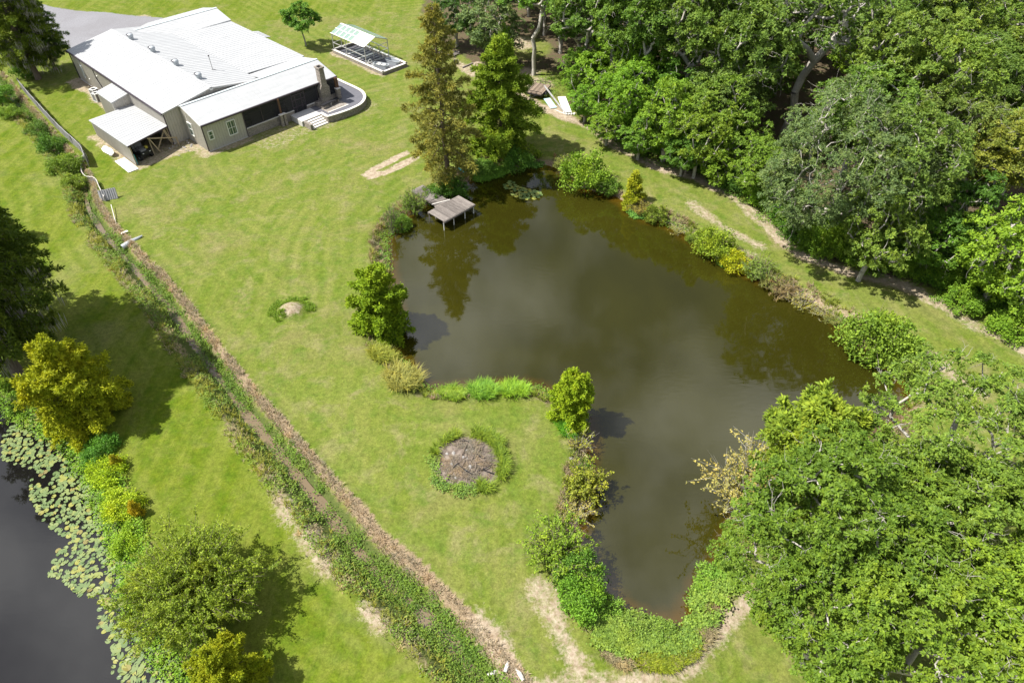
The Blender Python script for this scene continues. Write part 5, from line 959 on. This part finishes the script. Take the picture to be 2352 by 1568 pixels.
# ditch: left bank green weeds, right bank dry grass, tufts in the bed
q, t_ = along(DITCH, 3600, -1.8, -0.35, 1, wid=True); q = q[(t_ > 0.12)]; q = patchy(q, 1.6, 61, 0.47)
stuff('ditch_weeds', leafy(2, on_ground(q), 0.32, 9), 'mixed green weeds on the left bank of the ditch', (0.105, 0.15, 0.038))
q, _ = along(DITCH, 2800, -1.9, -0.35, 3, wid=True); stuff('ditch_grass', blades(4, on_ground(patchy(q, 1.3, 62, 0.46)), 0.4, 7, 0.7), 'long olive grass on the left ditch bank', (0.175, 0.18, 0.062))
q, _ = along(DITCH, 2400, -2.1, -0.9, 14, wid=True); stuff('left_straw', blades(15, on_ground(patchy(q, 1.7, 67, 0.52)), 0.25, 7, 0.9, 0.03, mat='straw'), 'patches of straw along the left ditch edge', (0.33, 0.27, 0.17))
q, _ = along(DITCH, 3800, 0.85, 1.5, 5, wid=True); stuff('dry_grass', blades(6, on_ground(patchy(q, 1.5, 63, 0.30)), 0.26, 7, 0.9, 0.03, mat='straw'), 'dead pinkish-brown grass on the right ditch bank', (0.33, 0.255, 0.185))
q, _ = along(DITCH, 2200, 0.2, 0.95, 7, wid=True); stuff('ditch_tufts', leafy(8, on_ground(patchy(q, 1.2, 64, 0.48)), 0.3, 12), 'bright green tufts between stream and dry bank', (0.085, 0.135, 0.03))
q, _ = along(DITCH, 1500, -0.45, 0.45, 9, wid=True); stuff('stream_weeds', leafy(10, on_ground(patchy(q, 1.5, 65, 0.50), 0.1), 0.18, 10, (0.11, 0.07)), 'weeds growing in the muddy stream', (0.07, 0.12, 0.03))
q, _ = along(DITCH, 1300, -0.9, 0.8, 12, t0=0.86, t1=1.0); q = patchy(q, 1.4, 66, 0.48); stuff('ditch_mat', leafy(13, on_ground(q, 0.1), 0.25, 8, (0.11, 0.06)), 'green mat of weeds filling the lower end of the ditch', (0.09, 0.135, 0.03))
# pond banks
PC = np.vstack([POND, POND[:1]]); sgn = 1.0
test, _ = along(PC, 50, 0.5, 0.5, 1); sgn = 1.0 if np.mean(sdist(test[:, 0], test[:, 1], POND)) > 0 else -1.0
def bank(n, lo, hi, seed): 
    q, t = along(PC, n, sgn * lo, sgn * hi, seed); return q, t
q, _ = bank(4200, 0.0, 1.3, 21); stuff('bank_grass', blades(22, on_ground(patchy(q, 2.2, 71, 0.47)), 0.45, 7, 0.6), 'mixed long grass fringing the big pond', (0.14, 0.165, 0.045))
q, _ = bank(5400, 0.1, 1.5, 23); stuff('bank_straw', blades(24, on_ground(patchy(q, 2.0, 72, 0.45)), 0.35, 7, 0.8, 0.03, mat='straw'), 'dry straw fringing the big pond', (0.27, 0.20, 0.135))
q, _ = bank(2600, -0.35, 0.7, 25); stuff('bank_weeds', leafy(26, on_ground(patchy(q, 2.4, 73, 0.52), 0.05), 0.25, 9), 'leafy weeds at the water line of the big pond', (0.10, 0.17, 0.035))
def disc(c, n, r0, r1, seed, a0=0.0, a1=6.2832):
    rng = np.random.RandomState(seed); a = rng.uniform(a0, a1, n); r = np.sqrt(rng.uniform(r0 ** 2, r1 ** 2, n)); return np.column_stack([c[0] + r * np.cos(a), c[1] + r * np.sin(a)])
def inpoly(P, n, seed):
    P = np.asarray(P); rng = np.random.RandomState(seed); q = rng.uniform(P.min(0), P.max(0), (n, 2)); return q[inside(q[:, 0], q[:, 1], P)]
for k, (x, y, r, hh, col, lb) in enumerate(((880, 815, 1.0, 0.8, (0.17, 0.18, 0.05), 'tall green and straw grass clump above the cove'), (925, 870, 1.35, 1.0, (0.20, 0.19, 0.085), 'tall pale arching grass clump at the cove corner'), (1040, 900, 1.0, 0.55, (0.13, 0.19, 0.035), 'short grass clump left on the cove shore'),
        (1110, 895, 1.1, 0.75, (0.11, 0.20, 0.04), 'tall green rushes in the middle of the cove shore'), (1180, 893, 1.1, 0.7, (0.14, 0.23, 0.035), 'bright green grass clump right on the cove shore'), (1310, 985, 0.8, 0.7, (0.08, 0.19, 0.03), 'deep green grass at the foot of the peninsula cypress'), (2090, 800, 1.0, 0.6, (0.12, 0.19, 0.03), 'green grass clump near the grove on the right bank'))):
    q = disc(G(x, y)[:2], 150, 0, r, 200 + k); o = link('grass_clump', blades(210 + k, on_ground(q), hh, 12, 0.85, 0.04)); o.color = (*col, 1); tag(o, lb, 'grass', 'grass clumps on the pond shore')
q = inpoly(GL([(1375, 1402), (1470, 1412), (1590, 1450), (1600, 1480), (1540, 1500), (1450, 1510), (1370, 1480), (1340, 1440)])[:, :2], 5000, 31); stuff('pennywort_mat', leafy(32, on_ground(patchy(q, 1.1, 88, 0.48), 0.15), 0.28, 12, (0.15, 0.12)), 'dense bright leafy mat at the lower pond end', (0.115, 0.165, 0.045))
foot('bank_shrub', bushB, 1450, 1450, 'low leafy shrub in the mat at the lower pond end, left one', (0.13, 0.18, 0.05), 0.75, 0.45, group=SG); foot('bank_shrub', bushB, 1525, 1468, 'low leafy shrub in the mat at the lower pond end, right one', (0.12, 0.175, 0.045), 0.7, 0.42, group=SG)
q = inpoly(GL([(1580, 1430), (1600, 1350), (1650, 1290), (1700, 1290), (1690, 1360), (1640, 1430), (1600, 1450)])[:, :2], 3000, 33); stuff('creeper_mat', leafy(34, on_ground(patchy(q, 0.9, 89, 0.46), 0.15), 0.35, 12, (0.14, 0.11)), 'pale leafy creeper on the bank under the grove', (0.13, 0.185, 0.05))
q = patchy(inpoly(GL([(1340, 1400), (1420, 1405), (1600, 1445), (1640, 1420), (1640, 1470), (1560, 1530), (1430, 1540), (1340, 1480)])[:, :2], 2600, 39), 0.9, 90, 0.46); stuff('lower_bank_straw', blades(40, on_ground(q), 0.4, 8, 0.9, 0.03, mat='straw'), 'tufts of straw among the weeds at the lower pond end', (0.27, 0.22, 0.13))
q = inpoly(GL([(1450, 1500), (1560, 1480), (1615, 1450), (1600, 1510), (1540, 1545), (1470, 1540)])[:, :2], 1800, 35); stuff('yellow_grass', blades(36, on_ground(q), 0.45, 8, 0.7), 'yellow-green grass below the leafy mat', (0.145, 0.175, 0.03))
q = inpoly(GL([(1085, 400), (1130, 388), (1180, 384), (1150, 408), (1095, 420)], WZ)[:, :2], 1800, 37); stuff('primrose_mat', leafy(38, np.column_stack([q, np.full(len(q), WZ)]), 0.25, 12, (0.14, 0.1)), 'bright floating leaf mat at the head of the pond', (0.085, 0.165, 0.03))
for k, (x, y, r) in enumerate(((1465, 492, 0.9), (1668, 606, 0.6), (1225, 375, 1.2), (860, 590, 0.9))):
    q = disc(G(x, y, WZ)[:2], 170, 0, r, 300 + k); stuff('leaf_patch', leafy(310 + k, np.column_stack([q, np.full(len(q), WZ)]), 0.22, 10, (0.13, 0.1)), ('floating leaves below the golden young cypress', 'floating leaves below the yellow shrub', 'leaves along the top shore of the pond', 'floating leaves at the left bank below the sapling')[k], (0.10, 0.20, 0.06))
# rings of long grass round the mounds
q = patchy(np.vstack([disc(BURN, 420, 2.05, 2.75, 41, -1.2, 1.5), disc(BURN, 60, 2.1, 2.6, 42, 1.9, 2.9)]), 0.9, 86, 0.36); stuff('ring_grass', blades(43, on_ground(q), 0.6, 11, 0.9, 0.035), 'long green grass ringing the burn pile', (0.12, 0.165, 0.032))
q = patchy(disc(BURN, 260, 2.0, 2.7, 44, 3.0, 5.0), 0.9, 84, 0.5); stuff('ring_weeds', leafy(45, on_ground(q), 0.2, 9), 'low weeds around the near side of the burn pile', (0.11, 0.165, 0.05))
q = np.vstack([patchy(disc(SAND_MOUND, 300, 1.2, 1.9, 46, 0.0, 3.6), 0.7, 87, 0.45), disc(SAND_MOUND + [-0.75, -0.75], 60, 0, 0.5, 47)]); stuff('mound_grass', blades(48, on_ground(q), 0.24, 9, 0.8, 0.03), 'green grass around the little sand mound', (0.10, 0.155, 0.025))
q = disc(BURN, 900, 0, 1.9, 49); stuff('burn_straw', blades(50, on_ground(patchy(q, 0.8, 81, 0.45)), 0.14, 7, 1.4, 0.03, mat='straw'), 'ashy straw and twigs on the burn pile', (0.22, 0.18, 0.15))
# weeds along the dark pond, under the fence and in the clearing
LC = np.vstack([LPOND[:34]]); q, _ = along(LC, 2200, -1.2, 1.2, 51); q = q[np.abs(sdist(q[:, 0], q[:, 1], LPOND)) < 1.2]; stuff('pad_bank_weeds', leafy(52, on_ground(q, 0.12), 0.4, 10), 'leafy weeds between lawn and lily pads', (0.12, 0.20, 0.025))
q, _ = along(TRACK, 1500, -0.2, 1.4, 53, t0=0.35); stuff('track_weeds', leafy(54, on_ground(patchy(q, 1.8, 82, 0.5)), 0.3, 9), 'green weeds along the wood side of the track', (0.10, 0.17, 0.03))
q = disc(G(1290, 205)[:2], 500, 0, 4.0, 55); stuff('clearing_weeds', leafy(56, on_ground(patchy(q, 1.4, 83, 0.45)), 0.45, 10), 'weeds behind the old trailer', (0.11, 0.17, 0.035))

# ------------------------------------------------------------------ lily pads
def pad_mesh(seed, tilt=0.0):
    rng = np.random.RandomState(seed); n = 11; a = np.linspace(0.28, 6.0, n); V = [(0.0, 0.0, 0.004)] + [(math.cos(t) * (1 + 0.05 * rng.randn()) * 1.15, math.sin(t) * (1 + 0.05 * rng.randn()) * 0.92, 0.015 * rng.rand() + tilt * max(0, math.cos(t - 1))) for t in a]
    me = bpy.data.meshes.new('lily_pad'); me.from_pydata(V, [], [(0, k, k + 1) for k in range(1, n)]); me.materials.append(M['pad']); me.update(); return me
def pad_material():
    t = NT('lily_pad_leaf'); oi = t.new('ObjectInfo'); geo = t.new('NewGeometry'); r = t.math('FRACT', t.math('ADD', oi.outputs['Random'], geo.outputs['Random Per Island']))
    k = t.ramp(r, (0.0, (0.085, 0.15, 0.045)), (0.4, (0.14, 0.205, 0.07)), (0.75, (0.20, 0.25, 0.075)), (0.93, (0.29, 0.285, 0.05)), (1.0, (0.20, 0.15, 0.05)))
    return t.done(t.pbsdf(t.mix(t.math('MULTIPLY', t.noise(t.coord(), 3.0), 0.5), k, (0.09, 0.115, 0.03)), 0.5, 0.35))
M['pad'] = pad_material(); pads = [pad_mesh(k, (0, 0, 0.12, 0.2)[k]) for k in range(4)]
PADS = GL([(2, 1010), (40, 955), (70, 945), (180, 985), (215, 1050), (260, 1170), (300, 1270), (350, 1400), (450, 1600), (330, 1620), (255, 1540), (260, 1490), (225, 1440), (230, 1390), (180, 1370), (160, 1345), (115, 1320), (125, 1270), (170, 1240), (135, 1225), (95, 1190), (68, 1140), (75, 1085), (45, 1068), (8, 1060)], WZ)[:, :2]
cand = inpoly(PADS, 9000, 401); rng = np.random.RandomState(402); ok = []
for p in cand:
    if fbm(p[0], p[1], 2.2, 91) < 0.31: continue
    if not ok or np.min(np.hypot(*(np.array(ok) - p).T)) > 0.175: ok.append(p)
ok = np.array(ok); dcam = np.hypot(ok[:, 0], ok[:, 1]); order = np.argsort(dcam); ok = ok[order]
hid = np.hypot(ok[:, 0] - (b9[0] - 0.3), ok[:, 1] - b9[1] - 1.0) < 3.2; first = np.r_[ok[~hid][:300]]; rest = np.r_[ok[~hid][300:], ok[hid]]
def put_pad(p, label, group, s):
    o = link('lily_pad', pads[rng.randint(4)], None, (p[0], p[1], WZ + 0.012 + 0.01 * rng.rand()), rng.rand() * 6.28, (s, s, s)); tag(o, label, 'lily pad', group)
for p in first: put_pad(p, 'green to yellow lily pad floating on the dark left pond', 'lily pads on the dark pond', 0.09 + 0.12 * rng.rand())
n_ = len(rest); a = rng.rand(n_) * 6.28; ang = np.linspace(0.28, 6.0, 9); sz = 0.12 + 0.07 * rng.rand(n_)
Vp = np.concatenate([np.zeros((n_, 1, 2)), np.stack([np.cos(ang + a[:, None]), np.sin(ang + a[:, None])], -1)], 1) * sz[:, None, None] + rest[:, None]; Vp = np.concatenate([Vp, WZ + 0.02 + 0.015 * rng.rand(n_, 10, 1)], -1).reshape(-1, 3)
Fp = (np.arange(n_)[:, None, None] * 10 + np.array([(0, k, k + 1) for k in range(1, 9)])[None]).reshape(-1, 3); tag(link('lily_pad_mass', mesh_np('lily_pad_mass', Vp, Fp, (M['pad'],))), 'farther lily pads crowding the dark pond bank', kind='stuff')
cand = inpoly(GL([(1155, 420), (1175, 416), (1190, 428), (1215, 436), (1242, 440), (1244, 455), (1215, 458), (1190, 458), (1175, 445), (1160, 432)], WZ)[:, :2], 400, 403); ok = []
for p in cand:
    if not ok or np.min(np.hypot(*(np.array(ok) - p).T)) > 0.27: ok.append(p)
for p in ok[:75]: put_pad(p, 'bright lily pad in the small patch at the head of the big pond', 'lily pads on the big pond', 0.16 + 0.08 * rng.rand())

# ------------------------------------------------------------------ dock
def weathered(name, a, b):
    t = NT(name); c = t.coord(); oi = t.new('ObjectInfo'); n = t.noise(t.mapv(c, (9, 0.8, 4)), 2, 6, 0.75); k = t.mix(t.ramp(n, (0.3, 0.0), (0.7, 1.0)), a, b); return t.done(t.pbsdf(t.mix(1.0, k, t.math('MULTIPLY_ADD', oi.outputs['Random'], 0.55, 0.7), 'MULTIPLY'), 0.9, 0.1))
M['plank'] = weathered('weathered_plank', (0.105, 0.09, 0.085), (0.29, 0.26, 0.24)); M['plank_brown'] = weathered('brown_plank', (0.14, 0.105, 0.08), (0.32, 0.255, 0.2))
dock = empty('dock', (*hw(0, 0), 0), HTH, 'weathered grey wooden dock with walkway over the pond', 'dock'); rng = np.random.RandomState(7)
du0, du1, dv0, dv1, DZ = 10.15, 14.3, -34.15, -31.85, 0.5
N1 = 22
for k in range(N1):
    u = du0 + (du1 - du0) * k / N1; w = (du1 - du0) / N1; j = rng.rand() * 0.05; MB().box((u + 0.008, dv0 - j, DZ - 0.04 + 0.012 * rng.rand()), (u + w - 0.008, dv1 + 0.05 * rng.rand(), DZ + 0.012 * rng.rand())).build('plank', M['plank'], dock)
for v in (dv0 + 0.05, (dv0 + dv1) / 2, dv1 - 0.05): MB().box((du0, v - 0.05, DZ - 0.24), (du1, v + 0.05, DZ - 0.045)).build('joist', M['plank'], dock)
MB().box((du0 - 0.02, dv0 - 0.1, DZ - 0.2), (du1 + 0.02, dv0 - 0.06, DZ - 0.01)).build('rim_board', M['plank'], dock)
for u in (du0 + 0.08, (du0 + du1) / 2 - 0.7, (du0 + du1) / 2 + 0.8, du1 - 0.08):
    for v in (dv0 + 0.1, dv1 - 0.1): MB().tube([(u, v, -1.8), (u, v, DZ - 0.05)], 0.05, 8).build('post', M['trim_white'] if v < -33 else M['plank'], dock)
wa, wb = np.array([12.55, -27.4]), np.array([12.45, -31.9]); N2 = 24; T_ = (wb - wa) / np.linalg.norm(wb - wa); S_ = np.array([-T_[1], T_[0]])
for k in range(N2):
    p, q = wa + (wb - wa) * (k + 0.06) / N2, wa + (wb - wa) * (k + 0.94) / N2; c_ = (p + q) / 2; hwid = 0.78 + (0.5 * (k - N2 + 5) / 5 if k > N2 - 6 else 0) + 0.03 * rng.rand()
    MB().bar((*(c_ - S_ * hwid), 0.27 + 0.015 * rng.rand()), (*(c_ + S_ * hwid), 0.27 + 0.015 * rng.rand()), np.linalg.norm(q - p), 0.035).build('plank', M['plank'], dock)
for s in (-0.7, 0.7): MB().bar((*(wa + S_ * s), 0.17), (*(wb + S_ * s), 0.17), 0.06, 0.16).build('stringer', M['plank'], dock)
for s in (-0.68, 0.68):
    for f in (0.5, 0.95): p = wa + (wb - wa) * f + S_ * s; MB().tube([(*p, -1.8), (*p, 0.2)], 0.05, 7).build('post', M['plank'], dock)
MB().bar((11.5, -30.9, 0.33), (13.3, -31.6, 0.34), 0.09, 0.06).build('loose_board', M['conc_cap'], dock)
o = MB().tube([(0, 0, -1.5), (0.02, 0.1, 1.15)], 0.045, 8).build('pond_stake', M['trim_white'], loc=(*G(1068, 446, WZ)[:2], WZ)); tag(o, 'thin pale stake standing in the water behind the dock', 'stake')
p, q = G(1047, 383, 0.35), G(1068, 396, 0.1); o = MB().tube([(0, 0, 0), tuple(q - p)], 0.09, 8).build('teal_pipe', M['teal'], loc=tuple(p)); tag(o, 'short teal pipe on the bank beside the rusty cypress', 'pipe')

# ------------------------------------------------------------------ tin fence, ditch pipe, sheets
M['fence'] = plain('fence_tin', (0.40, 0.40, 0.41), 0.5, 0.25, var=0.2, dirt=(0.30, 0.25, 0.2))
fence = empty('tin_fence', (0, 0, 0), 0, 'sagging fence of grey corrugated tin sheets along the ditch', 'fence')
FP = smooth(GL([(50, 205), (85, 246), (125, 290), (160, 325), (183, 345), (197, 362), (205, 385)])[:, :2], 6, False); L = np.r_[0, np.cumsum(np.linalg.norm(np.diff(FP, axis=0), axis=1))]
at_ = lambda s, P=FP, L_=L: np.array([np.interp(s, L_, P[:, 0]), np.interp(s, L_, P[:, 1])]); s0, k = 0.0, 0; rng = np.random.RandomState(12)
while s0 < L[-1] - 0.3:
    a, b = at_(s0), at_(min(s0 + 0.86, L[-1])); za, zb = gz(*a), gz(*b); d = unit(b - a); nn = np.array([-d[1], d[0]]); tl = 0.1 * rng.randn(); hh = 1.2 + 0.12 * rng.rand()
    m = MB(); m.ribbed((*(b), zb - 0.1), (*(a), za - 0.1), (*(a + nn * tl * 0.5), za + hh), (*(b + nn * tl * 0.5), zb + hh), 0.14, 0.03, 0.035); m.build('tin_sheet', M['fence'], fence)
    if k % 3 == 0: MB().bar((*(a + nn * 0.1), za - 0.2), (*(a + nn * 0.1), za + hh + 0.1), 0.09).build('post', M['plank'], fence)
    s0 += 0.83; k += 1
MB().tube([(*(at_(s) + 0.0), gz(*at_(s)) + 1.27) for s in np.linspace(0, L[-1], 24)], 0.03, 6).build('top_rail', M['galv_dull'], fence)
chain = empty('pipe_rail', (0, 0, 0), 0, 'low white cable rail winding from the tin fence to the leaning sheets', 'rail')
CP = smooth(GL([(205, 385), (197, 400), (190, 385), (186, 372), (190, 395), (202, 410), (225, 420), (236, 440), (243, 456)])[:, :2][[0, 1, 4, 5, 6, 7, 8]], 6, False)
CP = smooth(GL([(200, 362), (192, 372), (187, 390), (193, 402), (208, 414), (224, 421), (231, 436), (240, 454), (243, 462)])[:, :2], 5, False)
MB().tube([(*p, gz(*p) + 0.55) for p in CP], 0.035, 6).build('cable', M['conc_cap'], chain)
for k in range(0, len(CP), 5): p = CP[k]; MB().bar((*p, gz(*p) - 0.2), (*p, gz(*p) + 0.6), 0.07).build('post', M['galv_dull'], chain)
for k in range(0, len(CP) - 5, 5):
    a, b = CP[k], CP[k + 5]; m = MB(); m.ribbed((*b, gz(*b) - 0.1), (*a, gz(*a) - 0.1), (*a, gz(*a) + 0.48), (*b, gz(*b) + 0.48), 0.14, 0.03, 0.03); m.build('tin_sheet', M['fence'], chain)
p0 = G(245, 455); 
for k, (dx, dy, lb) in enumerate(((0, 0, 'corrugated grey sheet leaning on the ditch bank, left of two'), (0.75, 0.32, 'corrugated grey sheet leaning on the ditch bank, right of two'))):
    m = MB(); m.ribbed((-0.42, 0, 0.0), (0.42, 0, 0.0), (0.42, 0.55, 0.95), (-0.42, 0.55, 0.95), 0.2, 0.05, 0.06); o = m.build('leaning_sheet', M['fence'], loc=(p0[0] + dx, p0[1] + dy - 0.4, gz(p0[0], p0[1])), rz=0.35); tag(o, lb, 'sheet', 'sheets leaning by the ditch')
a, b = G(281, 568, -0.2), G(327, 541, 0.1); pp = MB(); dv = b - a; pp.tube([(0, 0, 0), tuple(dv * 0.55)], 0.27, 14, False).tube([tuple(dv * 0.55), (0, 0, 0)], 0.235, 14, False).tube([tuple(dv * 0.5), tuple(dv)], [0.24, 0.06], 10); o = pp.build('culvert_pipe', M['galv'], loc=tuple(a)); tag(o, 'pale metal culvert pipe sticking out of the ditch bank', 'pipe')
o = MB().slab((-0.35, -0.12, 0.02), (0.35, -0.1, 0.03), (0.3, 0.12, 0.05), (-0.2, 0.1, 0.03), 0.02).build('scrap_sheet', M['white'], loc=(*G(287, 537)[:2], gz(*G(287, 537)[:2]) + 0.12), rz=0.7); tag(o, 'small white scrap on the ditch bank above the culvert', 'scrap')
a, b = G(255, 470, 0.3), G(267, 515, 0.1); o = MB().tube([(0, 0, 0), tuple(b - a)], 0.035, 6).build('bank_stick', M['conc_cap'], loc=tuple(a)); tag(o, 'pale stick lying below the leaning grey sheets', 'stick')

# ------------------------------------------------------------------ yard clutter at the wood edge
tr = empty('flat_trailer', (*G(1236, 216)[:2], 0.0), math.radians(-24), 'old flat trailer with brown plank deck and black rails', 'trailer'); TW, TL = 1.05, 1.55
for k in range(10): x = -TW + 2 * TW * k / 10; MB().box((x + 0.01, -TL, 0.66), (x + 2 * TW / 10 - 0.01, TL, 0.70 + 0.01 * (k % 3))).build('deck_board', M['plank_brown'], tr)
fr = MB(); 
for x in (-TW, TW): fr.bar((x, -TL, 0.6), (x, TL, 0.6), 0.08, 0.14)
for y in (-TL, TL): fr.bar((-TW, y, 0.6), (TW, y, 0.6), 0.08, 0.14)
fr.bar((-0.5, -TL, 0.58), (0, -TL - 1.0, 0.52), 0.08).bar((0.5, -TL, 0.58), (0, -TL - 1.0, 0.52), 0.08); fr.build('frame', M['black'], tr)
for a, b in (((-TW, -TL), (-TW, TL)), ((-TW, TL), (TW, TL)), ((-TW, -TL), (TW, -TL))):
    r_ = MB(); r_.bar((*a, 1.0), (*b, 1.0), 0.05); 
    for f in (0, 0.33, 0.67, 1): p = np.array(a) * (1 - f) + np.array(b) * f; r_.bar((*p, 0.62), (*p, 1.0), 0.045)
    r_.build('side_rail', M['black'], tr)
for sx in (-1, 1):
    for y in (-0.4, 0.45): w_ = MB().tube([(sx * (TW + 0.08), y, 0.32), (sx * (TW + 0.28), y, 0.32)], 0.32, 14).build('wheel', M['rubber'], tr); MB().tube([(sx * (TW + 0.27), y, 0.32), (sx * (TW + 0.3), y, 0.32)], 0.16, 10).build('rim', M['galv_dull'], w_)
MB().tube([(0, -TL - 1.0, 0.55), (0, -TL - 1.0, 0.0)], 0.05, 6).build('jack_stand', M['galv_dull'], tr)
a, b = G(1250, 197, 1.0), G(1300, 262, 0.12); o = MB().bar((0, 0, 0), tuple(b - a), 0.16, 0.12).build('steel_beam', M['galv_dull'], loc=tuple(a)); tag(o, 'long grey steel beam propped on the trailer corner', 'beam')
a, b = G(1256, 226, 0.25), G(1272, 248, 0.12); d = b - a; s = np.array([d[1], -d[0], 0]) / np.linalg.norm(d[:2]) * 0.42; o = MB().slab(tuple(-s), tuple(s), tuple(d + s), tuple(d - s), 0.06).build('blue_sheet', M['aqua'], loc=tuple(a)); tag(o, 'pale blue sheet lying beside the trailer', 'sheet')
a, b = G(1290, 222, 0.3), G(1304, 258, 0.2); d = b - a; s = np.array([d[1], -d[0], 0]) / np.linalg.norm(d[:2]) * 0.5; o = MB().slab(tuple(-s), tuple(s), tuple(d + s), tuple(d - s), 0.07).build('white_metal_sheet', M['white'], loc=tuple(a)); tag(o, 'white panel lying against the bright thicket', 'panel')
for k in range(4): p = G(1301 + 6 * k, 265 - 0.5 * k); o = MB().box((-0.09, -0.12, 0), (0.09, 0.12, 0.2)).build('white_block', M['white'], loc=(p[0], p[1], 0), rz=0.2 * k); tag(o, ('leftmost', 'second from left', 'third from left', 'rightmost')[k] + ' of four small white blocks in front of the white panel', 'block', 'white blocks by the panel')
a, b = G(1274, 252, 0.08), G(1298, 262, 0.06); o = MB().bar((0, 0, 0), tuple(b - a), 0.07, 0.05).build('white_stick', M['white'], loc=tuple(a)); tag(o, 'thin white stick on the soil by the steel beam', 'stick')
lp = G(1030, 124); rng = np.random.RandomState(3)
for k in range(12):
    lay, i = divmod(k, 6); x = (i - 2.5) * 0.32 + 0.1 * rng.randn(); o = MB().bar((x, -1.25 + 0.2 * rng.randn(), 0.08 + lay * 0.12), (x + 0.25 * rng.randn(), 1.25 + 0.2 * rng.randn(), 0.08 + lay * 0.12), 0.2, 0.07).build('lumber_board', M['plank'], loc=(lp[0], lp[1], 0), rz=math.radians(70)); tag(o, 'grey weathered board in the pile behind the rusty cypress', 'board', 'boards of the lumber pile')
for (xa, ya), (xb, yb), lb in (((1062, 155), (1086, 145), 'single grey plank on bare soil, nearer the lumber pile'), ((1080, 164), (1100, 155), 'single grey plank on bare soil, nearer the olive cypress')):
    a, b = G(xa, ya, 0.07), G(xb, yb, 0.07); o = MB().bar((0, 0, 0), tuple(b - a), 0.18, 0.08).build('loose_plank', M['plank'], loc=tuple(a)); tag(o, lb, 'plank')
sb = empty('dark_barrels', (*G(1048, 147)[:2], 0), 0, 'pair of small dark stumps near the loose planks', 'stump')
for dx, hh in ((-0.17, 0.55), (0.18, 0.45)): MB().lathe((dx, 0, 0), [(0.15, 0), (0.16, hh * 0.5), (0.13, hh)], 10).build('stump', M['black'] if dx < 0 else M['trim_dark'], sb)
shed = empty('dark_shed', (*G(1432, 118)[:2], 0), 0.5, 'dark shed with streaked black roof half hidden in the woods', 'shed')
MB().box((-1.9, -1.5, 0), (1.9, 1.5, 2.0)).build('wall', M['dark_in'], shed); MB().slab((-2.1, -1.8, 2.0), (2.1, -1.8, 2.0), (2.1, 0, 2.7), (-2.1, 0, 2.7), 0.06).slab((2.1, 1.8, 2.0), (-2.1, 1.8, 2.0), (-2.1, 0, 2.7), (2.1, 0, 2.7), 0.06).build('roof', M['galv_dull'], shed); MB().box((-0.4, -1.53, 0), (0.4, -1.5, 1.7)).build('door', M['black'], shed)

# ------------------------------------------------------------------ burn pile, logs, stones
rng = np.random.RandomState(77)
for k in range(16):
    a = rng.rand() * 6.28; r = 1.7 * rng.rand() ** 0.6; x, y = BURN[0] + r * math.cos(a), BURN[1] + r * math.sin(a); L_ = 0.5 + 0.7 * rng.rand(); t = rng.rand() * 3.14; o = MB().tube([(-L_ * math.cos(t) / 2, -L_ * math.sin(t) / 2, 0.04), (0.05 * rng.randn(), 0.05 * rng.randn(), 0.1), (L_ * math.cos(t) / 2, L_ * math.sin(t) / 2, 0.07)], [0.035, 0.04, 0.02], 6).build('charred_branch', M['bark_brown'] if k % 3 else M['black'], loc=(x, y, gz(x, y))); tag(o, ('brown half-burnt' if k % 3 else 'black charred') + ' branch lying on the burn pile', 'branch', 'branches on the burn pile')
def rock(seed, r):
    rg = np.random.RandomState(seed); m = MB(); m.lathe((0, 0, -0.3 * r), [(0.6 * r, 0), (r, 0.4 * r), (0.85 * r, 0.9 * r), (0.35 * r, 1.2 * r)], 8); m.v = [tuple(np.array(v) * (1 + 0.18 * rg.randn(3))) for v in m.v]; return m
M['rock'] = plain('pale_rock', (0.33, 0.315, 0.30), 0.9, var=0.25, bump=0.3)
for k in range(11):
    a = rng.rand() * 6.28; r = 1.5 * rng.rand() ** 0.5; x, y = BURN[0] - 0.3 + r * math.cos(a), BURN[1] + r * math.sin(a); o = rock(k, 0.06 + 0.08 * rng.rand()).build('ash_rock', M['rock'], loc=(x, y, gz(x, y))); tag(o, 'pale lump of rubble in the burn pile ash', 'rock', 'rubble in the burn pile')
for k, (x, y, lb) in enumerate(((1132, 1535, 'grey log end at the bottom edge of the dry ditch bank'), (1165, 1528, 'pale split log at the bottom edge, left of the tussock'), (1195, 1550, 'bleached root at the bottom edge by the sandy path'))):
    p = G(x, y); o = MB().tube([(-0.3, -0.1, 0.08), (0.05, 0.02, 0.12), (0.35, 0.15, 0.06)], [0.1, 0.12, 0.05], 8).build('log', M['bark_pale'], loc=(p[0], p[1], gz(p[0], p[1])), rz=0.9 * k); tag(o, lb, 'log')
for k, (x, y) in enumerate(((1300, 988), (1312, 1052), (1338, 1075))): p = G(x, y); o = rock(40 + k, 0.15).build('bank_rock', M['rock'], loc=(p[0], p[1], gz(p[0], p[1]))); tag(o, ('pale stone at the foot of the peninsula cypress', 'pale stone on the peninsula bank, upper of two', 'pale stone on the peninsula bank, lower of two')[k], 'rock')
for k in range(26):
    u, v = rng.uniform(-1.0, 3.0), rng.uniform(-3.2, -0.4); p = hw(u, v); o = rock(60 + k % 6, 0.05 + 0.09 * rng.rand()).build('rubble', M['rock'], loc=(p[0], p[1], 0.0)); tag(o, 'small pale rubble on the bare soil at the carport corner', 'rubble', 'rubble by the carport')
